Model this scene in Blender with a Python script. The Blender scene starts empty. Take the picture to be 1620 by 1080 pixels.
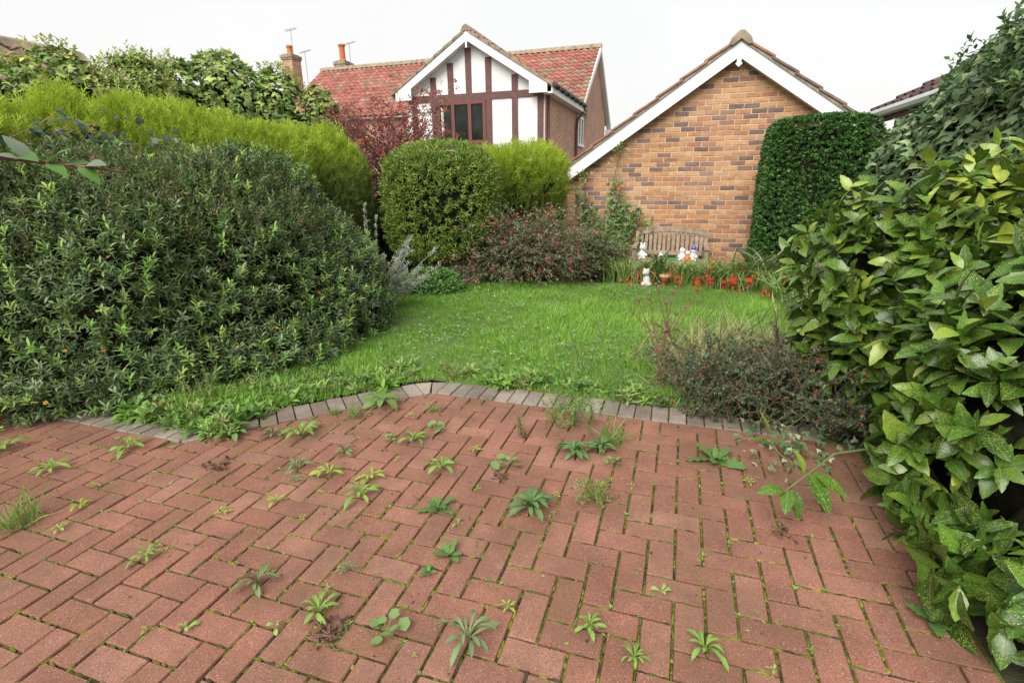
import bpy, math, random
import numpy as np
from mathutils import Matrix, Vector

SC = bpy.context.scene
COL = SC.collection
rng = np.random.default_rng(11)
random.seed(11)

# ------------------------------------------------------------------ camera, sky, sun, exposure
CAM_H = 1.38
PITCH, ROLL = 0.3075, 0.012
cam_d = bpy.data.cameras.new('camera')
cam_d.sensor_width = 36.0
cam_d.lens = 36.0 * 814.0 / 1620.0
cam_d.clip_start = 0.05
cam_d.clip_end = 2000
cam = bpy.data.objects.new('camera', cam_d)
COL.objects.link(cam)
cam.matrix_world = Matrix.Translation((0, 0, CAM_H)) @ Matrix.Rotation(math.pi / 2 - PITCH, 4, 'X') @ Matrix.Rotation(-ROLL, 4, 'Z')
SC.camera = cam

SUN_EL, SUN_AZ = math.radians(46), math.radians(208)     # azimuth clockwise from +Y: behind the camera, to the left
wd = bpy.data.worlds.new('World')
SC.world = wd
wd.use_nodes = True
nt = wd.node_tree
nt.nodes.clear()
wo = nt.nodes.new('ShaderNodeOutputWorld')
bg = nt.nodes.new('ShaderNodeBackground')
sky = nt.nodes.new('ShaderNodeTexSky')
sky.sky_type = 'NISHITA'
sky.sun_disc = False
sky.sun_elevation = SUN_EL
sky.sun_rotation = SUN_AZ
sky.dust_density = 4.0
sc_ = nt.nodes.new('ShaderNodeVectorMath'); sc_.operation = 'SCALE'; sc_.inputs['Scale'].default_value = 0.05
mx = nt.nodes.new('ShaderNodeMix'); mx.data_type = 'RGBA'
mx.inputs[0].default_value = 0.93                          # a closed cloud layer covers the blue
cl = nt.nodes.new('ShaderNodeValToRGB')                     # faint, even tone of the cloud base
cn = nt.nodes.new('ShaderNodeTexNoise'); cn.inputs['Scale'].default_value = 2.2; cn.inputs['Detail'].default_value = 5
cl.color_ramp.elements[0].position = 0.3; cl.color_ramp.elements[0].color = (0.332, 0.331, 0.326, 1)
cl.color_ramp.elements[1].position = 0.7; cl.color_ramp.elements[1].color = (0.345, 0.343, 0.337, 1)
nt.links.new(cn.outputs[0], cl.inputs[0])
nt.links.new(sky.outputs[0], sc_.inputs[0])
nt.links.new(sc_.outputs[0], mx.inputs[6])
nt.links.new(cl.outputs[0], mx.inputs[7])
nt.links.new(mx.outputs[2], bg.inputs[0])
bg.inputs[1].default_value = 1.0
nt.links.new(bg.outputs[0], wo.inputs[0])

sun_d = bpy.data.lights.new('sun', 'SUN')
sun_d.energy = 1.5
sun_d.angle = math.radians(45)
sun_d.color = (1.0, 0.96, 0.9)
sun = bpy.data.objects.new('sun', sun_d)
COL.objects.link(sun)
sdir = Vector((math.sin(SUN_AZ) * math.cos(SUN_EL), math.cos(SUN_AZ) * math.cos(SUN_EL), math.sin(SUN_EL)))
sun.rotation_euler = sdir.to_track_quat('Z', 'Y').to_euler()
sun.location = (0, 0, 30)

vs = SC.view_settings
vs.view_transform = 'Standard'
vs.look = 'None'
vs.exposure = 1.6
vs.gamma = 1.0
vs.use_curve_mapping = False
SC.cycles.max_bounces = 4
SC.cycles.diffuse_bounces = 2
SC.cycles.glossy_bounces = 2
SC.cycles.transmission_bounces = 3

# ------------------------------------------------------------------ garden frame
YAW = -0.3155
UX = np.array([math.cos(YAW), math.sin(YAW), 0.0])
VX = np.array([-math.sin(YAW), math.cos(YAW), 0.0])
ZX = np.array([0, 0, 1.0])


def W(u, v, z=0.0):
    return np.asarray(u)[..., None] * UX + np.asarray(v)[..., None] * VX + np.asarray(z)[..., None] * ZX


def w3(a):
    a = np.asarray(a, float)
    return W(a[..., 0], a[..., 1], a[..., 2])


def to_uv(p):
    p = np.asarray(p, float)
    return np.stack([p[..., 0] * UX[0] + p[..., 1] * UX[1], p[..., 0] * VX[0] + p[..., 1] * VX[1]], -1)


def gz(v):
    v = np.asarray(v, float)
    a = -0.03 * np.clip(v - 3.2, 0, 4.4)
    t = np.clip((v - 7.7) / 0.6, 0, 1)
    return a - 0.2 * t * t * (3 - 2 * t)


def gzw(x, y):
    return gz(x * VX[0] + y * VX[1])


# ------------------------------------------------------------------ objects
MW = {}


def tag(o, label, cat, group=None):
    o['label'] = label
    o['category'] = cat
    if group:
        o['group'] = group
    return o


def thing(name, label, cat, loc=(0, 0, 0), rz=0.0, group=None):
    o = bpy.data.objects.new(name, None)
    COL.objects.link(o)
    o.empty_display_size = 0.1
    M = Matrix.Translation(Vector([float(c) for c in loc])) @ Matrix.Rotation(rz, 4, 'Z')
    o.matrix_world = M
    MW[o.name] = M
    return tag(o, label, cat, group)


def mesh_data(name, V, F, mat, tint=None, uv=None, smooth=False):
    V = np.ascontiguousarray(V, np.float32).reshape(-1, 3)
    if isinstance(F, np.ndarray):
        F = [F]
    F = [np.asarray(f, np.int32) for f in F if len(f)]
    lt = np.concatenate([np.full(len(f), f.shape[1], np.int32) for f in F])
    loops = np.concatenate([f.ravel() for f in F])
    ls = np.concatenate([[0], np.cumsum(lt)[:-1]]).astype(np.int32)
    me = bpy.data.meshes.new(name)
    me.vertices.add(len(V))
    me.vertices.foreach_set('co', V.ravel())
    me.loops.add(len(loops))
    me.loops.foreach_set('vertex_index', loops)
    me.polygons.add(len(lt))
    me.polygons.foreach_set('loop_start', ls)
    me.polygons.foreach_set('loop_total', lt)
    me.polygons.foreach_set('use_smooth', np.full(len(lt), bool(smooth)))
    if tint is not None:
        t = np.asarray(tint, np.float32)
        if t.ndim == 1:
            t = np.tile(t, (len(V), 1))
        a = me.attributes.new('tint', 'FLOAT_COLOR', 'POINT')
        a.data.foreach_set('color', np.concatenate([t, np.ones((len(t), 1), np.float32)], 1).ravel())
    if uv is not None:
        l = me.uv_layers.new(name='UVMap')
        l.data.foreach_set('uv', np.asarray(uv, np.float32)[loops].ravel())
    me.update(calc_edges=True)
    me.validate()
    if mat is not None:
        me.materials.append(mat)
    return me


def mk(name, V, F, mat, parent=None, tint=None, uv=None, smooth=False, loc=None, kind=None):
    """V in world coordinates; the mesh takes the frame of its parent (or an origin at loc)."""
    V = np.asarray(V, float).reshape(-1, 3)
    if parent is not None:
        M = MW[parent.name]
    elif loc is not None:
        M = Matrix.Translation(Vector([float(c) for c in loc]))
    else:
        M = Matrix.Identity(4)
    Mi = np.array(M.inverted())
    L = V @ Mi[:3, :3].T + Mi[:3, 3]
    o = bpy.data.objects.new(name, mesh_data(name, L, F, mat, tint, uv, smooth))
    COL.objects.link(o)
    if parent is not None:
        o.parent = parent
    else:
        o.matrix_world = M
    MW[o.name] = M
    if kind:
        o['kind'] = kind
    return o


def put(name, me, M, parent):
    """an object that shares mesh data, placed by a world matrix"""
    o = bpy.data.objects.new(name, me)
    COL.objects.link(o)
    o.parent = parent
    o.matrix_basis = MW[parent.name].inverted() @ M
    return o


# ------------------------------------------------------------------ shapes (world or garden coordinates)
BOXF = np.array([[0, 3, 2, 1], [4, 5, 6, 7], [0, 1, 5, 4], [1, 2, 6, 5], [2, 3, 7, 6], [3, 0, 4, 7]])


def gbox(u0, u1, v0, v1, z0, z1):
    c = np.array([[u0, v0, z0], [u1, v0, z0], [u1, v1, z0], [u0, v1, z0], [u0, v0, z1], [u1, v0, z1], [u1, v1, z1], [u0, v1, z1]], float)
    return w3(c), BOXF


def join(parts):
    Vs, Fs, n, Ts = [], {}, 0, []
    for p in parts:
        V, F = p[0], p[1]
        Vs.append(np.asarray(V, float).reshape(-1, 3))
        if isinstance(F, np.ndarray):
            F = [F]
        for f in F:
            if len(f):
                f = np.asarray(f)
                Fs.setdefault(f.shape[1], []).append(f + n)
        if len(p) > 2:
            t = np.asarray(p[2], float)
            Ts.append(np.tile(t, (len(Vs[-1]), 1)) if t.ndim == 1 else t)
        n += len(Vs[-1])
    out = (np.concatenate(Vs), [np.concatenate(x) for x in Fs.values()])
    return out + (np.concatenate(Ts),) if Ts else out


def prism(poly, a0, a1, axis):
    """poly: list of 2D points; extruded along garden axis 'v' (poly in u,z) or 'u' (poly in v,z)"""
    n = len(poly)
    p = np.asarray(poly, float)
    if axis == 'v':
        A = np.column_stack([p[:, 0], np.full(n, a0), p[:, 1]])
        B = np.column_stack([p[:, 0], np.full(n, a1), p[:, 1]])
    else:
        A = np.column_stack([np.full(n, a0), p[:, 0], p[:, 1]])
        B = np.column_stack([np.full(n, a1), p[:, 0], p[:, 1]])
    V = w3(np.concatenate([A, B]))
    Fs = [np.array([[i, (i + 1) % n, n + (i + 1) % n, n + i] for i in range(n)])]
    Fs.append(np.array([list(range(n))[::-1]]))
    Fs.append(np.array([list(range(n, 2 * n))]))
    return V, Fs


def tube(pts, r, seg=6, cap=True):
    pts = np.asarray(pts, float)
    n = len(pts)
    r = np.broadcast_to(np.asarray(r, float), (n,))
    d = np.gradient(pts, axis=0)
    d /= np.linalg.norm(d, axis=1)[:, None] + 1e-9
    up = np.array([0.0, 0, 1]) if abs(d[0][2]) < 0.9 else np.array([1.0, 0, 0])
    V = []
    for i in range(n):
        x = np.cross(d[i], up); x /= np.linalg.norm(x) + 1e-9
        y = np.cross(d[i], x)
        for k in range(seg):
            a = 2 * math.pi * k / seg
            V.append(pts[i] + r[i] * (math.cos(a) * x + math.sin(a) * y))
    F = [[i * seg + k, i * seg + (k + 1) % seg, (i + 1) * seg + (k + 1) % seg, (i + 1) * seg + k] for i in range(n - 1) for k in range(seg)]
    Fs = [np.array(F)]
    if cap:
        Fs.append(np.array([list(range(seg))[::-1], list(range((n - 1) * seg, n * seg))]))
    return np.array(V), Fs


def lathe(c, prof, seg=12):
    """prof: list of (radius, height)"""
    V, F = [], []
    for r, z in prof:
        for k in range(seg):
            a = 2 * math.pi * k / seg
            V.append((c[0] + r * math.cos(a), c[1] + r * math.sin(a), c[2] + z))
    n = len(prof)
    for i in range(n - 1):
        for k in range(seg):
            F.append([i * seg + k, i * seg + (k + 1) % seg, (i + 1) * seg + (k + 1) % seg, (i + 1) * seg + k])
    return np.array(V), [np.array(F), np.array([list(range(seg))[::-1], list(range((n - 1) * seg, n * seg))])]


def ball(c, r, seg=10, rings=7, sq=(1, 1, 1)):
    prof = [(max(1e-4, math.sin(math.pi * i / rings)) * r, -math.cos(math.pi * i / rings) * r) for i in range(rings + 1)]
    V, F = lathe((0, 0, 0), prof, seg)
    return V * np.array(sq) + np.array(c, float), F


# ------------------------------------------------------------------ materials
def nodes(name):
    m = bpy.data.materials.new(name)
    m.use_nodes = True
    t = m.node_tree
    t.nodes.clear()
    out = t.nodes.new('ShaderNodeOutputMaterial')
    b = t.nodes.new('ShaderNodeBsdfPrincipled')
    t.links.new(b.outputs[0], out.inputs[0])
    return m, t, b, out


def N(t, typ, **kw):
    n = t.nodes.new(typ)
    for k, v in kw.items():
        if k.startswith('i_'):
            n.inputs[k[2:].replace('_', ' ')].default_value = v
        else:
            setattr(n, k, v)
    return n


def mixc(t, fac, a, b, mode='MIX'):
    m = N(t, 'ShaderNodeMix', data_type='RGBA', blend_type=mode)
    for i, x in ((0, fac), (6, a), (7, b)):
        if hasattr(x, 'is_linked') or isinstance(x, bpy.types.NodeSocket):
            t.links.new(x, m.inputs[i])
        else:
            m.inputs[i].default_value = x if i == 0 else (*x, 1)
    return m.outputs[2]


def ramp(t, src, stops):
    r = N(t, 'ShaderNodeValToRGB')
    e = r.color_ramp.elements
    while len(e) < len(stops):
        e.new(0.5)
    for i, (p, c) in enumerate(stops):
        e[i].position = p
        e[i].color = (*c, 1) if not np.isscalar(c) else (c, c, c, 1)
    t.links.new(src, r.inputs[0])
    return r.outputs[0]


def noise(t, scale, detail=4, vec=None, rough=0.55):
    n = N(t, 'ShaderNodeTexNoise')
    n.inputs['Scale'].default_value = scale
    n.inputs['Detail'].default_value = detail
    n.inputs['Roughness'].default_value = rough
    if vec is not None:
        t.links.new(vec, n.inputs['Vector'])
    return n.outputs[0]


def bump(t, b, h, strength, dist):
    n = N(t, 'ShaderNodeBump')
    n.inputs['Strength'].default_value = strength
    n.inputs['Distance'].default_value = dist
    t.links.new(h, n.inputs['Height'])
    t.links.new(n.outputs[0], b.inputs['Normal'])


def plain(name, col, rough=0.6, var=0.12, scale=8.0, spec=0.4, dirt=None, bmp=0.0, metal=0.0):
    m, t, b, o = nodes(name)
    tc = N(t, 'ShaderNodeTexCoord')
    n = noise(t, scale, 5, tc.outputs['Object'])
    lo = tuple(c * (1 - var) for c in col)
    hi = tuple(min(1, c * (1 + var)) for c in col)
    c = ramp(t, n, [(0.3, lo), (0.7, hi)])
    if dirt is not None:
        n2 = noise(t, scale * 0.6, 6, tc.outputs['Object'], 0.7)
        f = ramp(t, n2, [(0.5, 0.0), (0.75, dirt[1])])
        c = mixc(t, f, c, dirt[0])
    t.links.new(c, b.inputs['Base Color'])
    b.inputs['Roughness'].default_value = rough
    b.inputs['Specular IOR Level'].default_value = spec
    b.inputs['Metallic'].default_value = metal
    if bmp:
        bump(t, b, noise(t, scale * 6, 4, tc.outputs['Object']), bmp, 0.01)
    return m


def leafmat(name, rough=0.45, spec=0.5, trans=0.25, spots=None, mott=0.25, scale=60.0):
    m, t, b, o = nodes(name)
    at = N(t, 'ShaderNodeAttribute', attribute_name='tint')
    c = at.outputs['Color']
    tc = N(t, 'ShaderNodeTexCoord')
    if mott:
        n = noise(t, scale, 3, tc.outputs['Object'])
        c = mixc(t, 1.0, c, ramp(t, n, [(0.3, 1 - mott), (0.7, 1.0 + mott * 0.6)]), 'MULTIPLY')
    if spots:
        oi = N(t, 'ShaderNodeObjectInfo')
        ad = N(t, 'ShaderNodeCombineXYZ')
        t.links.new(oi.outputs['Random'], ad.inputs[0])
        ad2 = N(t, 'ShaderNodeVectorMath', operation='SCALE'); ad2.inputs['Scale'].default_value = 37.0
        t.links.new(ad.outputs[0], ad2.inputs[0])
        va = N(t, 'ShaderNodeVectorMath', operation='ADD')
        t.links.new(tc.outputs['UV'], va.inputs[0]); t.links.new(ad2.outputs[0], va.inputs[1])
        big = noise(t, 3.2, 2, va.outputs[0])
        for s, th, amt in ((24, 0.20, 0.85), (50, 0.27, 0.7)):
            vo = N(t, 'ShaderNodeTexVoronoi'); vo.inputs['Scale'].default_value = s
            t.links.new(va.outputs[0], vo.inputs['Vector'])
            f = ramp(t, vo.outputs['Distance'], [(th, 1.0), (th + 0.12, 0.0)])
            sel = ramp(t, vo.outputs['Color'], [(0.46, 0.0), (0.52, 1.0)])
            gate = ramp(t, big, [(0.35, 0.25), (0.62, 1.0)])
            f2 = mixc(t, 1.0, f, sel, 'MULTIPLY')
            f3 = mixc(t, 1.0, f2, gate, 'MULTIPLY')
            f4 = mixc(t, 1.0, f3, (amt, amt, amt), 'MULTIPLY')
            c = mixc(t, f4, c, spots)
        # pale midrib
        sp = N(t, 'ShaderNodeSeparateXYZ'); t.links.new(tc.outputs['UV'], sp.inputs[0])
        sb = N(t, 'ShaderNodeMath', operation='SUBTRACT'); sb.inputs[1].default_value = 0.5
        t.links.new(sp.outputs[0], sb.inputs[0])
        ab = N(t, 'ShaderNodeMath', operation='ABSOLUTE'); t.links.new(sb.outputs[0], ab.inputs[0])
        rf = ramp(t, ab.outputs[0], [(0.0, 0.4), (0.03, 0.0)])
        c = mixc(t, rf, c, (0.22, 0.30, 0.08))
    t.links.new(c, b.inputs['Base Color'])
    b.inputs['Roughness'].default_value = rough
    b.inputs['Specular IOR Level'].default_value = spec
    if trans:
        tr = N(t, 'ShaderNodeBsdfTranslucent')
        t.links.new(c, tr.inputs[0])
        ms = N(t, 'ShaderNodeMixShader'); ms.inputs[0].default_value = trans
        t.links.new(b.outputs[0], ms.inputs[1]); t.links.new(tr.outputs[0], ms.inputs[2])
        t.links.new(ms.outputs[0], o.inputs[0])
    return m


def paver_mat(name, speck=True):
    m, t, b, o = nodes(name)
    at = N(t, 'ShaderNodeAttribute', attribute_name='tint')
    ge = N(t, 'ShaderNodeNewGeometry')
    P = ge.outputs['Position']
    c = at.outputs['Color']
    n1 = noise(t, 5, 5, P)
    c = mixc(t, 1.0, c, ramp(t, n1, [(0.3, 0.80), (0.7, 1.15)]), 'MULTIPLY')
    n2 = noise(t, 170, 4, P, 0.7)
    c = mixc(t, 1.0, c, ramp(t, n2, [(0.30, 0.66), (0.5, 1.0), (0.70, 1.28)]), 'MULTIPLY')
    # pale and dark aggregate in the worn concrete
    for s, th, col_, lo in ((170, 0.22, (0.52, 0.42, 0.36), 0.80), (300, 0.26, (0.44, 0.32, 0.27), 0.62), (140, 0.24, (0.07, 0.045, 0.035), 0.70)):
        vo = N(t, 'ShaderNodeTexVoronoi'); vo.inputs['Scale'].default_value = s
        t.links.new(P, vo.inputs['Vector'])
        f = ramp(t, vo.outputs['Distance'], [(th, 1.0), (th + 0.1, 0.0)])
        sel = ramp(t, vo.outputs['Color'], [(lo, 0.0), (lo + 0.02, 0.85)])
        c = mixc(t, mixc(t, 1.0, f, sel, 'MULTIPLY'), c, col_)
    # green-brown algae film in blotches
    n3 = noise(t, 2.2, 6, P, 0.7)
    c = mixc(t, ramp(t, n3, [(0.42, 0.0), (0.70, 0.6)]), c, (0.105, 0.072, 0.042))
    n4 = noise(t, 14, 6, P, 0.75)
    c = mixc(t, ramp(t, n4, [(0.57, 0.0), (0.72, 0.45)]), c, (0.095, 0.10, 0.03))
    n5 = noise(t, 0.9, 4, P, 0.6)
    c = mixc(t, ramp(t, n5, [(0.5, 0.0), (0.68, 0.45)]), c, (0.12, 0.062, 0.036))
    n6 = noise(t, 38, 5, P, 0.8)
    c = mixc(t, ramp(t, n6, [(0.62, 0.0), (0.70, 0.5)]), c, (0.06, 0.045, 0.03))
    t.links.new(c, b.inputs['Base Color'])
    b.inputs['Roughness'].default_value = 0.85
    b.inputs['Specular IOR Level'].default_value = 0.25
    bump(t, b, n2, 0.5, 0.004)
    return m


def brick_tint_mat(name):
    m, t, b, o = nodes(name)
    at = N(t, 'ShaderNodeAttribute', attribute_name='tint')
    ge = N(t, 'ShaderNodeNewGeometry')
    mp = N(t, 'ShaderNodeVectorMath', operation='MULTIPLY'); mp.inputs[1].default_value = (1, 1, 3.5)
    t.links.new(ge.outputs['Position'], mp.inputs[0])
    n = noise(t, 9, 5, mp.outputs[0], 0.7)
    c = mixc(t, 1.0, at.outputs['Color'], ramp(t, n, [(0.3, 0.72), (0.72, 1.25)]), 'MULTIPLY')
    n2 = noise(t, 90, 3, ge.outputs['Position'])
    c = mixc(t, 1.0, c, ramp(t, n2, [(0.3, 0.85), (0.7, 1.12)]), 'MULTIPLY')
    n3 = noise(t, 1.4, 5, ge.outputs['Position'], 0.65)
    c = mixc(t, ramp(t, n3, [(0.5, 0.0), (0.75, 0.35)]), c, (0.55, 0.38, 0.28))
    t.links.new(c, b.inputs['Base Color'])
    b.inputs['Roughness'].default_value = 0.9
    b.inputs['Specular IOR Level'].default_value = 0.2
    bump(t, b, n2, 0.4, 0.004)
    return m


def far_brick_mat(name):
    m, t, b, o = nodes(name)
    tc = N(t, 'ShaderNodeTexCoord')
    s = N(t, 'ShaderNodeSeparateXYZ'); t.links.new(tc.outputs['Object'], s.inputs[0])
    ad = N(t, 'ShaderNodeMath', operation='ADD'); t.links.new(s.outputs[0], ad.inputs[0]); t.links.new(s.outputs[1], ad.inputs[1])
    cb = N(t, 'ShaderNodeCombineXYZ'); t.links.new(ad.outputs[0], cb.inputs[0]); t.links.new(s.outputs[2], cb.inputs[1])
    br = N(t, 'ShaderNodeTexBrick')
    br.inputs['Scale'].default_value = 1.0
    br.inputs['Brick Width'].default_value = 0.225
    br.inputs['Row Height'].default_value = 0.075
    br.inputs['Mortar Size'].default_value = 0.007
    br.inputs['Color1'].default_value = (0.50, 0.25, 0.15, 1)
    br.inputs['Color2'].default_value = (0.33, 0.15, 0.10, 1)
    br.inputs['Mortar'].default_value = (0.60, 0.52, 0.43, 1)
    t.links.new(cb.outputs[0], br.inputs['Vector'])
    n = noise(t, 1.3, 5, tc.outputs['Object'])
    c = mixc(t, 1.0, br.outputs['Color'], ramp(t, n, [(0.3, 0.85), (0.7, 1.15)]), 'MULTIPLY')
    t.links.new(c, b.inputs['Base Color'])
    b.inputs['Roughness'].default_value = 0.9
    bump(t, b, br.outputs['Fac'], -0.5, 0.01)
    return m


def soil_mat():
    m, t, b, o = nodes('soil')
    ge = N(t, 'ShaderNodeNewGeometry')
    n = noise(t, 6, 8, ge.outputs['Position'], 0.7)
    c = ramp(t, n, [(0.25, (0.03, 0.022, 0.014)), (0.5, (0.065, 0.047, 0.03)), (0.75, (0.11, 0.085, 0.055))])
    n2 = noise(t, 0.8, 4, ge.outputs['Position'])
    c = mixc(t, ramp(t, n2, [(0.45, 0.0), (0.65, 0.6)]), c, (0.05, 0.085, 0.025))
    t.links.new(c, b.inputs['Base Color'])
    b.inputs['Roughness'].default_value = 0.95
    bump(t, b, noise(t, 40, 6, ge.outputs['Position'], 0.7), 0.8, 0.03)
    return m


def joint_mat():
    m, t, b, o = nodes('paving_joints')
    ge = N(t, 'ShaderNodeNewGeometry')
    n = noise(t, 4.5, 5, ge.outputs['Position'], 0.65)
    n2 = noise(t, 90, 4, ge.outputs['Position'], 0.7)
    moss = ramp(t, n2, [(0.3, (0.06, 0.08, 0.014)), (0.7, (0.19, 0.22, 0.04))])
    dirt = ramp(t, n2, [(0.3, (0.022, 0.018, 0.013)), (0.7, (0.075, 0.06, 0.042))])
    c = mixc(t, ramp(t, n, [(0.32, 0.15), (0.5, 1.0)]), dirt, moss)
    t.links.new(c, b.inputs['Base Color'])
    b.inputs['Roughness'].default_value = 1.0
    b.inputs['Specular IOR Level'].default_value = 0.1
    bump(t, b, n2, 0.9, 0.01)
    return m


M_soil = soil_mat()
M_joint = joint_mat()
M_paver = paver_mat('paver_concrete')
M_brick = brick_tint_mat('wall_brick')
M_farbrick = far_brick_mat('house_brick')
M_mortar = plain('mortar', (0.60, 0.51, 0.41), 0.95, 0.15, 30, 0.2, bmp=0.4)
M_white = plain('white_paint', (0.80, 0.80, 0.79), 0.45, 0.03, 3, 0.4, dirt=((0.5, 0.5, 0.46), 0.25))
M_render = plain('white_render', (0.80, 0.795, 0.77), 0.85, 0.04, 2, 0.3, dirt=((0.62, 0.6, 0.55), 0.3))
M_timber = plain('brown_timber', (0.135, 0.07, 0.062), 0.65, 0.2, 6, 0.3)
M_frame = plain('brown_frame', (0.16, 0.055, 0.045), 0.45, 0.1, 6, 0.4)
M_glass = plain('window_glass', (0.016, 0.022, 0.018), 0.08, 0.5, 2.5, 0.25)
M_tile = leafmat('roof_tile', 0.85, 0.25, 0.0, None, 0.35, 9.0)
M_lichen = plain('weathered_ridge', (0.30, 0.24, 0.17), 0.95, 0.35, 6, 0.2, dirt=((0.20, 0.19, 0.10), 0.8), bmp=0.5)
M_cement = plain('verge_cement', (0.34, 0.30, 0.25), 0.95, 0.3, 14, 0.2, dirt=((0.17, 0.15, 0.10), 0.7), bmp=0.6)
M_gutter = plain('dark_gutter', (0.06, 0.04, 0.035), 0.4, 0.1, 5, 0.5)
M_gutter_w = plain('grey_white_gutter', (0.50, 0.55, 0.53), 0.4, 0.08, 5, 0.5)
M_pot = plain('terracotta', (0.50, 0.18, 0.07), 0.8, 0.15, 8, 0.2)
M_metal = plain('aerial_metal', (0.28, 0.28, 0.28), 0.5, 0.1, 5, 0.5, metal=0.6)
M_wood = plain('grey_bench_wood', (0.33, 0.255, 0.19), 0.85, 0.35, 16, 0.2, dirt=((0.17, 0.17, 0.10), 0.6), bmp=0.5)
M_leaf = leafmat('leaf_satin', 0.5, 0.35, 0.25)
M_glossleaf = leafmat('leaf_glossy', 0.42, 0.45, 0.12)
M_softleaf = leafmat('leaf_soft', 0.75, 0.2, 0.35)
M_aucuba = leafmat('leaf_spotted', 0.27, 0.42, 0.12, (0.60, 0.58, 0.13), 0.25, 30)
M_grass = leafmat('grass_blade', 0.6, 0.3, 0.35, None, 0.0)
M_twig = plain('twig_bark', (0.15, 0.11, 0.075), 0.9, 0.3, 20, 0.2)
M_core = plain('shade_core_twigs', (0.018, 0.018, 0.010), 1.0, 0.5, 25, 0.05, bmp=0.8)  # stands for the twiggy interior; near-black colour puts shade into foliage gaps
M_dry = leafmat('dry_stem', 0.9, 0.15, 0.1, None, 0.3)
M_berry = leafmat('berry', 0.3, 0.5, 0.0, None, 0.0)
M_petal = leafmat('petal', 0.6, 0.3, 0.3, None, 0.1)
M_stone = plain('pale_stone', (0.55, 0.52, 0.48), 0.85, 0.2, 25, 0.3, dirt=((0.25, 0.25, 0.2), 0.6), bmp=0.4)
M_china = plain('white_china', (0.78, 0.78, 0.78), 0.3, 0.03, 8, 0.5)
M_black = plain('black_paint', (0.02, 0.02, 0.022), 0.4, 0.1, 8, 0.5)
M_orange = plain('orange_paint', (0.75, 0.13, 0.03), 0.4, 0.1, 8, 0.5)
M_purple = plain('purple_paint', (0.12, 0.09, 0.40), 0.4, 0.1, 8, 0.5)
M_greenp = plain('green_paint', (0.05, 0.22, 0.06), 0.5, 0.1, 8, 0.4)
M_moss = leafmat('moss', 0.95, 0.1, 0.1, None, 0.3, 200)

# ------------------------------------------------------------------ leaf kit


def nrm(a):
    return a / (np.linalg.norm(a, axis=-1, keepdims=True) + 1e-9)


def frames(d, up):
    d = nrm(d)
    x = np.cross(d, up)
    bad = np.linalg.norm(x, axis=-1) < 1e-4
    if bad.any():
        x[bad] = np.cross(d[bad], np.array([0.3, 1.0, 0.2]))
    x = nrm(x)
    z = np.cross(x, d)
    return np.stack([x, d, z], -1)


def batch(T, TF, pos, R, S, tint):
    """copies of the template T at pos with rotations R (n,3,3), scales S (n,) or (n,3) and colours tint (n,3)"""
    n, k = len(pos), len(T)
    S = np.asarray(S, float)
    if S.ndim == 1:
        S = np.repeat(S[:, None], 3, 1)
    L = T[None] * S[:, None, :]
    V = np.einsum('nij,nkj->nki', R, L) + pos[:, None]
    off = (np.arange(n) * k)[:, None, None]
    Fs = [(f[None] + off).reshape(-1, f.shape[1]) for f in TF]
    return V.reshape(-1, 3), Fs, np.repeat(tint, k, 0)


def t_leaf2(w=0.4, fold=0.08, droop=0.1):
    return (np.array([[0, 0, 0], [-w / 2, .45, fold], [0, 1, -droop], [w / 2, .45, fold]], float), [np.array([[0, 2, 1], [0, 3, 2]])])


def t_leaf6(w=0.4, fold=0.06, droop=0.12):
    V = np.array([[0, 0, 0], [-w * .45, .3, fold], [-w * .42, .66, fold * .6 - droop * .3], [0, 1, -droop], [w * .42, .66, fold * .6 - droop * .3], [w * .45, .3, fold], [0, .3, 0], [0, .66, -droop * .35]], float)
    return V, [np.array([[0, 6, 1], [7, 3, 2], [0, 5, 6], [7, 4, 3]]), np.array([[6, 7, 2, 1], [5, 4, 7, 6]])]


def t_ivy():
    V = np.array([[0, 0, 0], [.42, -.1, -.03], [.56, .28, -.05], [.24, .42, .0], [0, 1, -.12], [-.24, .42, 0], [-.56, .28, -.05], [-.42, -.1, -.03], [0, .3, .05]], float)
    return V, [np.array([[8, i, (i + 1) % 8] for i in range(8)])]


def t_frond():
    V = [[-.035, 0, 0], [.035, 0, 0], [0, 1.0, -.06]]
    F = [[0, 1, 2]]
    for i, y in enumerate((.12, .26, .40, .54, .68, .8)):
        s = -1 if i % 2 else 1
        l = .48 * (1 - .55 * y)
        b = len(V)
        a = 0.62
        V += [[0, y - .03, 0], [0, y + .05, 0], [s * l * math.sin(a), y + l * math.cos(a), .04 * s]]
        F.append([b, b + 2, b + 1] if s < 0 else [b, b + 1, b + 2])
    return np.array(V, float), [np.array(F)]


def t_blade(bend=0.5, w=0.05):
    V = np.array([[-w / 2, 0, 0], [w / 2, 0, 0], [-w * .42, .55, bend * .12], [w * .42, .55, bend * .12], [0, 1, bend * .5]], float)
    return V, [np.array([[2, 3, 4]]), np.array([[0, 1, 3, 2]])]


def t_strap(w=0.045):
    V, F = [], []
    for i, (y, z, k) in enumerate(((0, 0, .7), (.3, .10, 1), (.55, .08, 1), (.8, -.06, .8), (1, -.3, .1))):
        V += [[-w * k / 2, y, z], [0, y, z - .012], [w * k / 2, y, z]]
    for i in range(4):
        a = i * 3
        F += [[a, a + 1, a + 4, a + 3], [a + 1, a + 2, a + 5, a + 4]]
    return np.array(V, float), [np.array(F)]


def pick(pal, n):
    c = np.array([p[0] for p in pal], float)
    w = np.array([p[1] for p in pal], float)
    i = rng.choice(len(pal), n, p=w / w.sum())
    return c[i]


def jit(c, a=0.2):
    n = len(c)
    return np.clip(c * (1 + rng.uniform(-a, a, (n, 1))) * (1 + rng.uniform(-a * .3, a * .3, (n, 3))), 0.002, 0.95)


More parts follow.
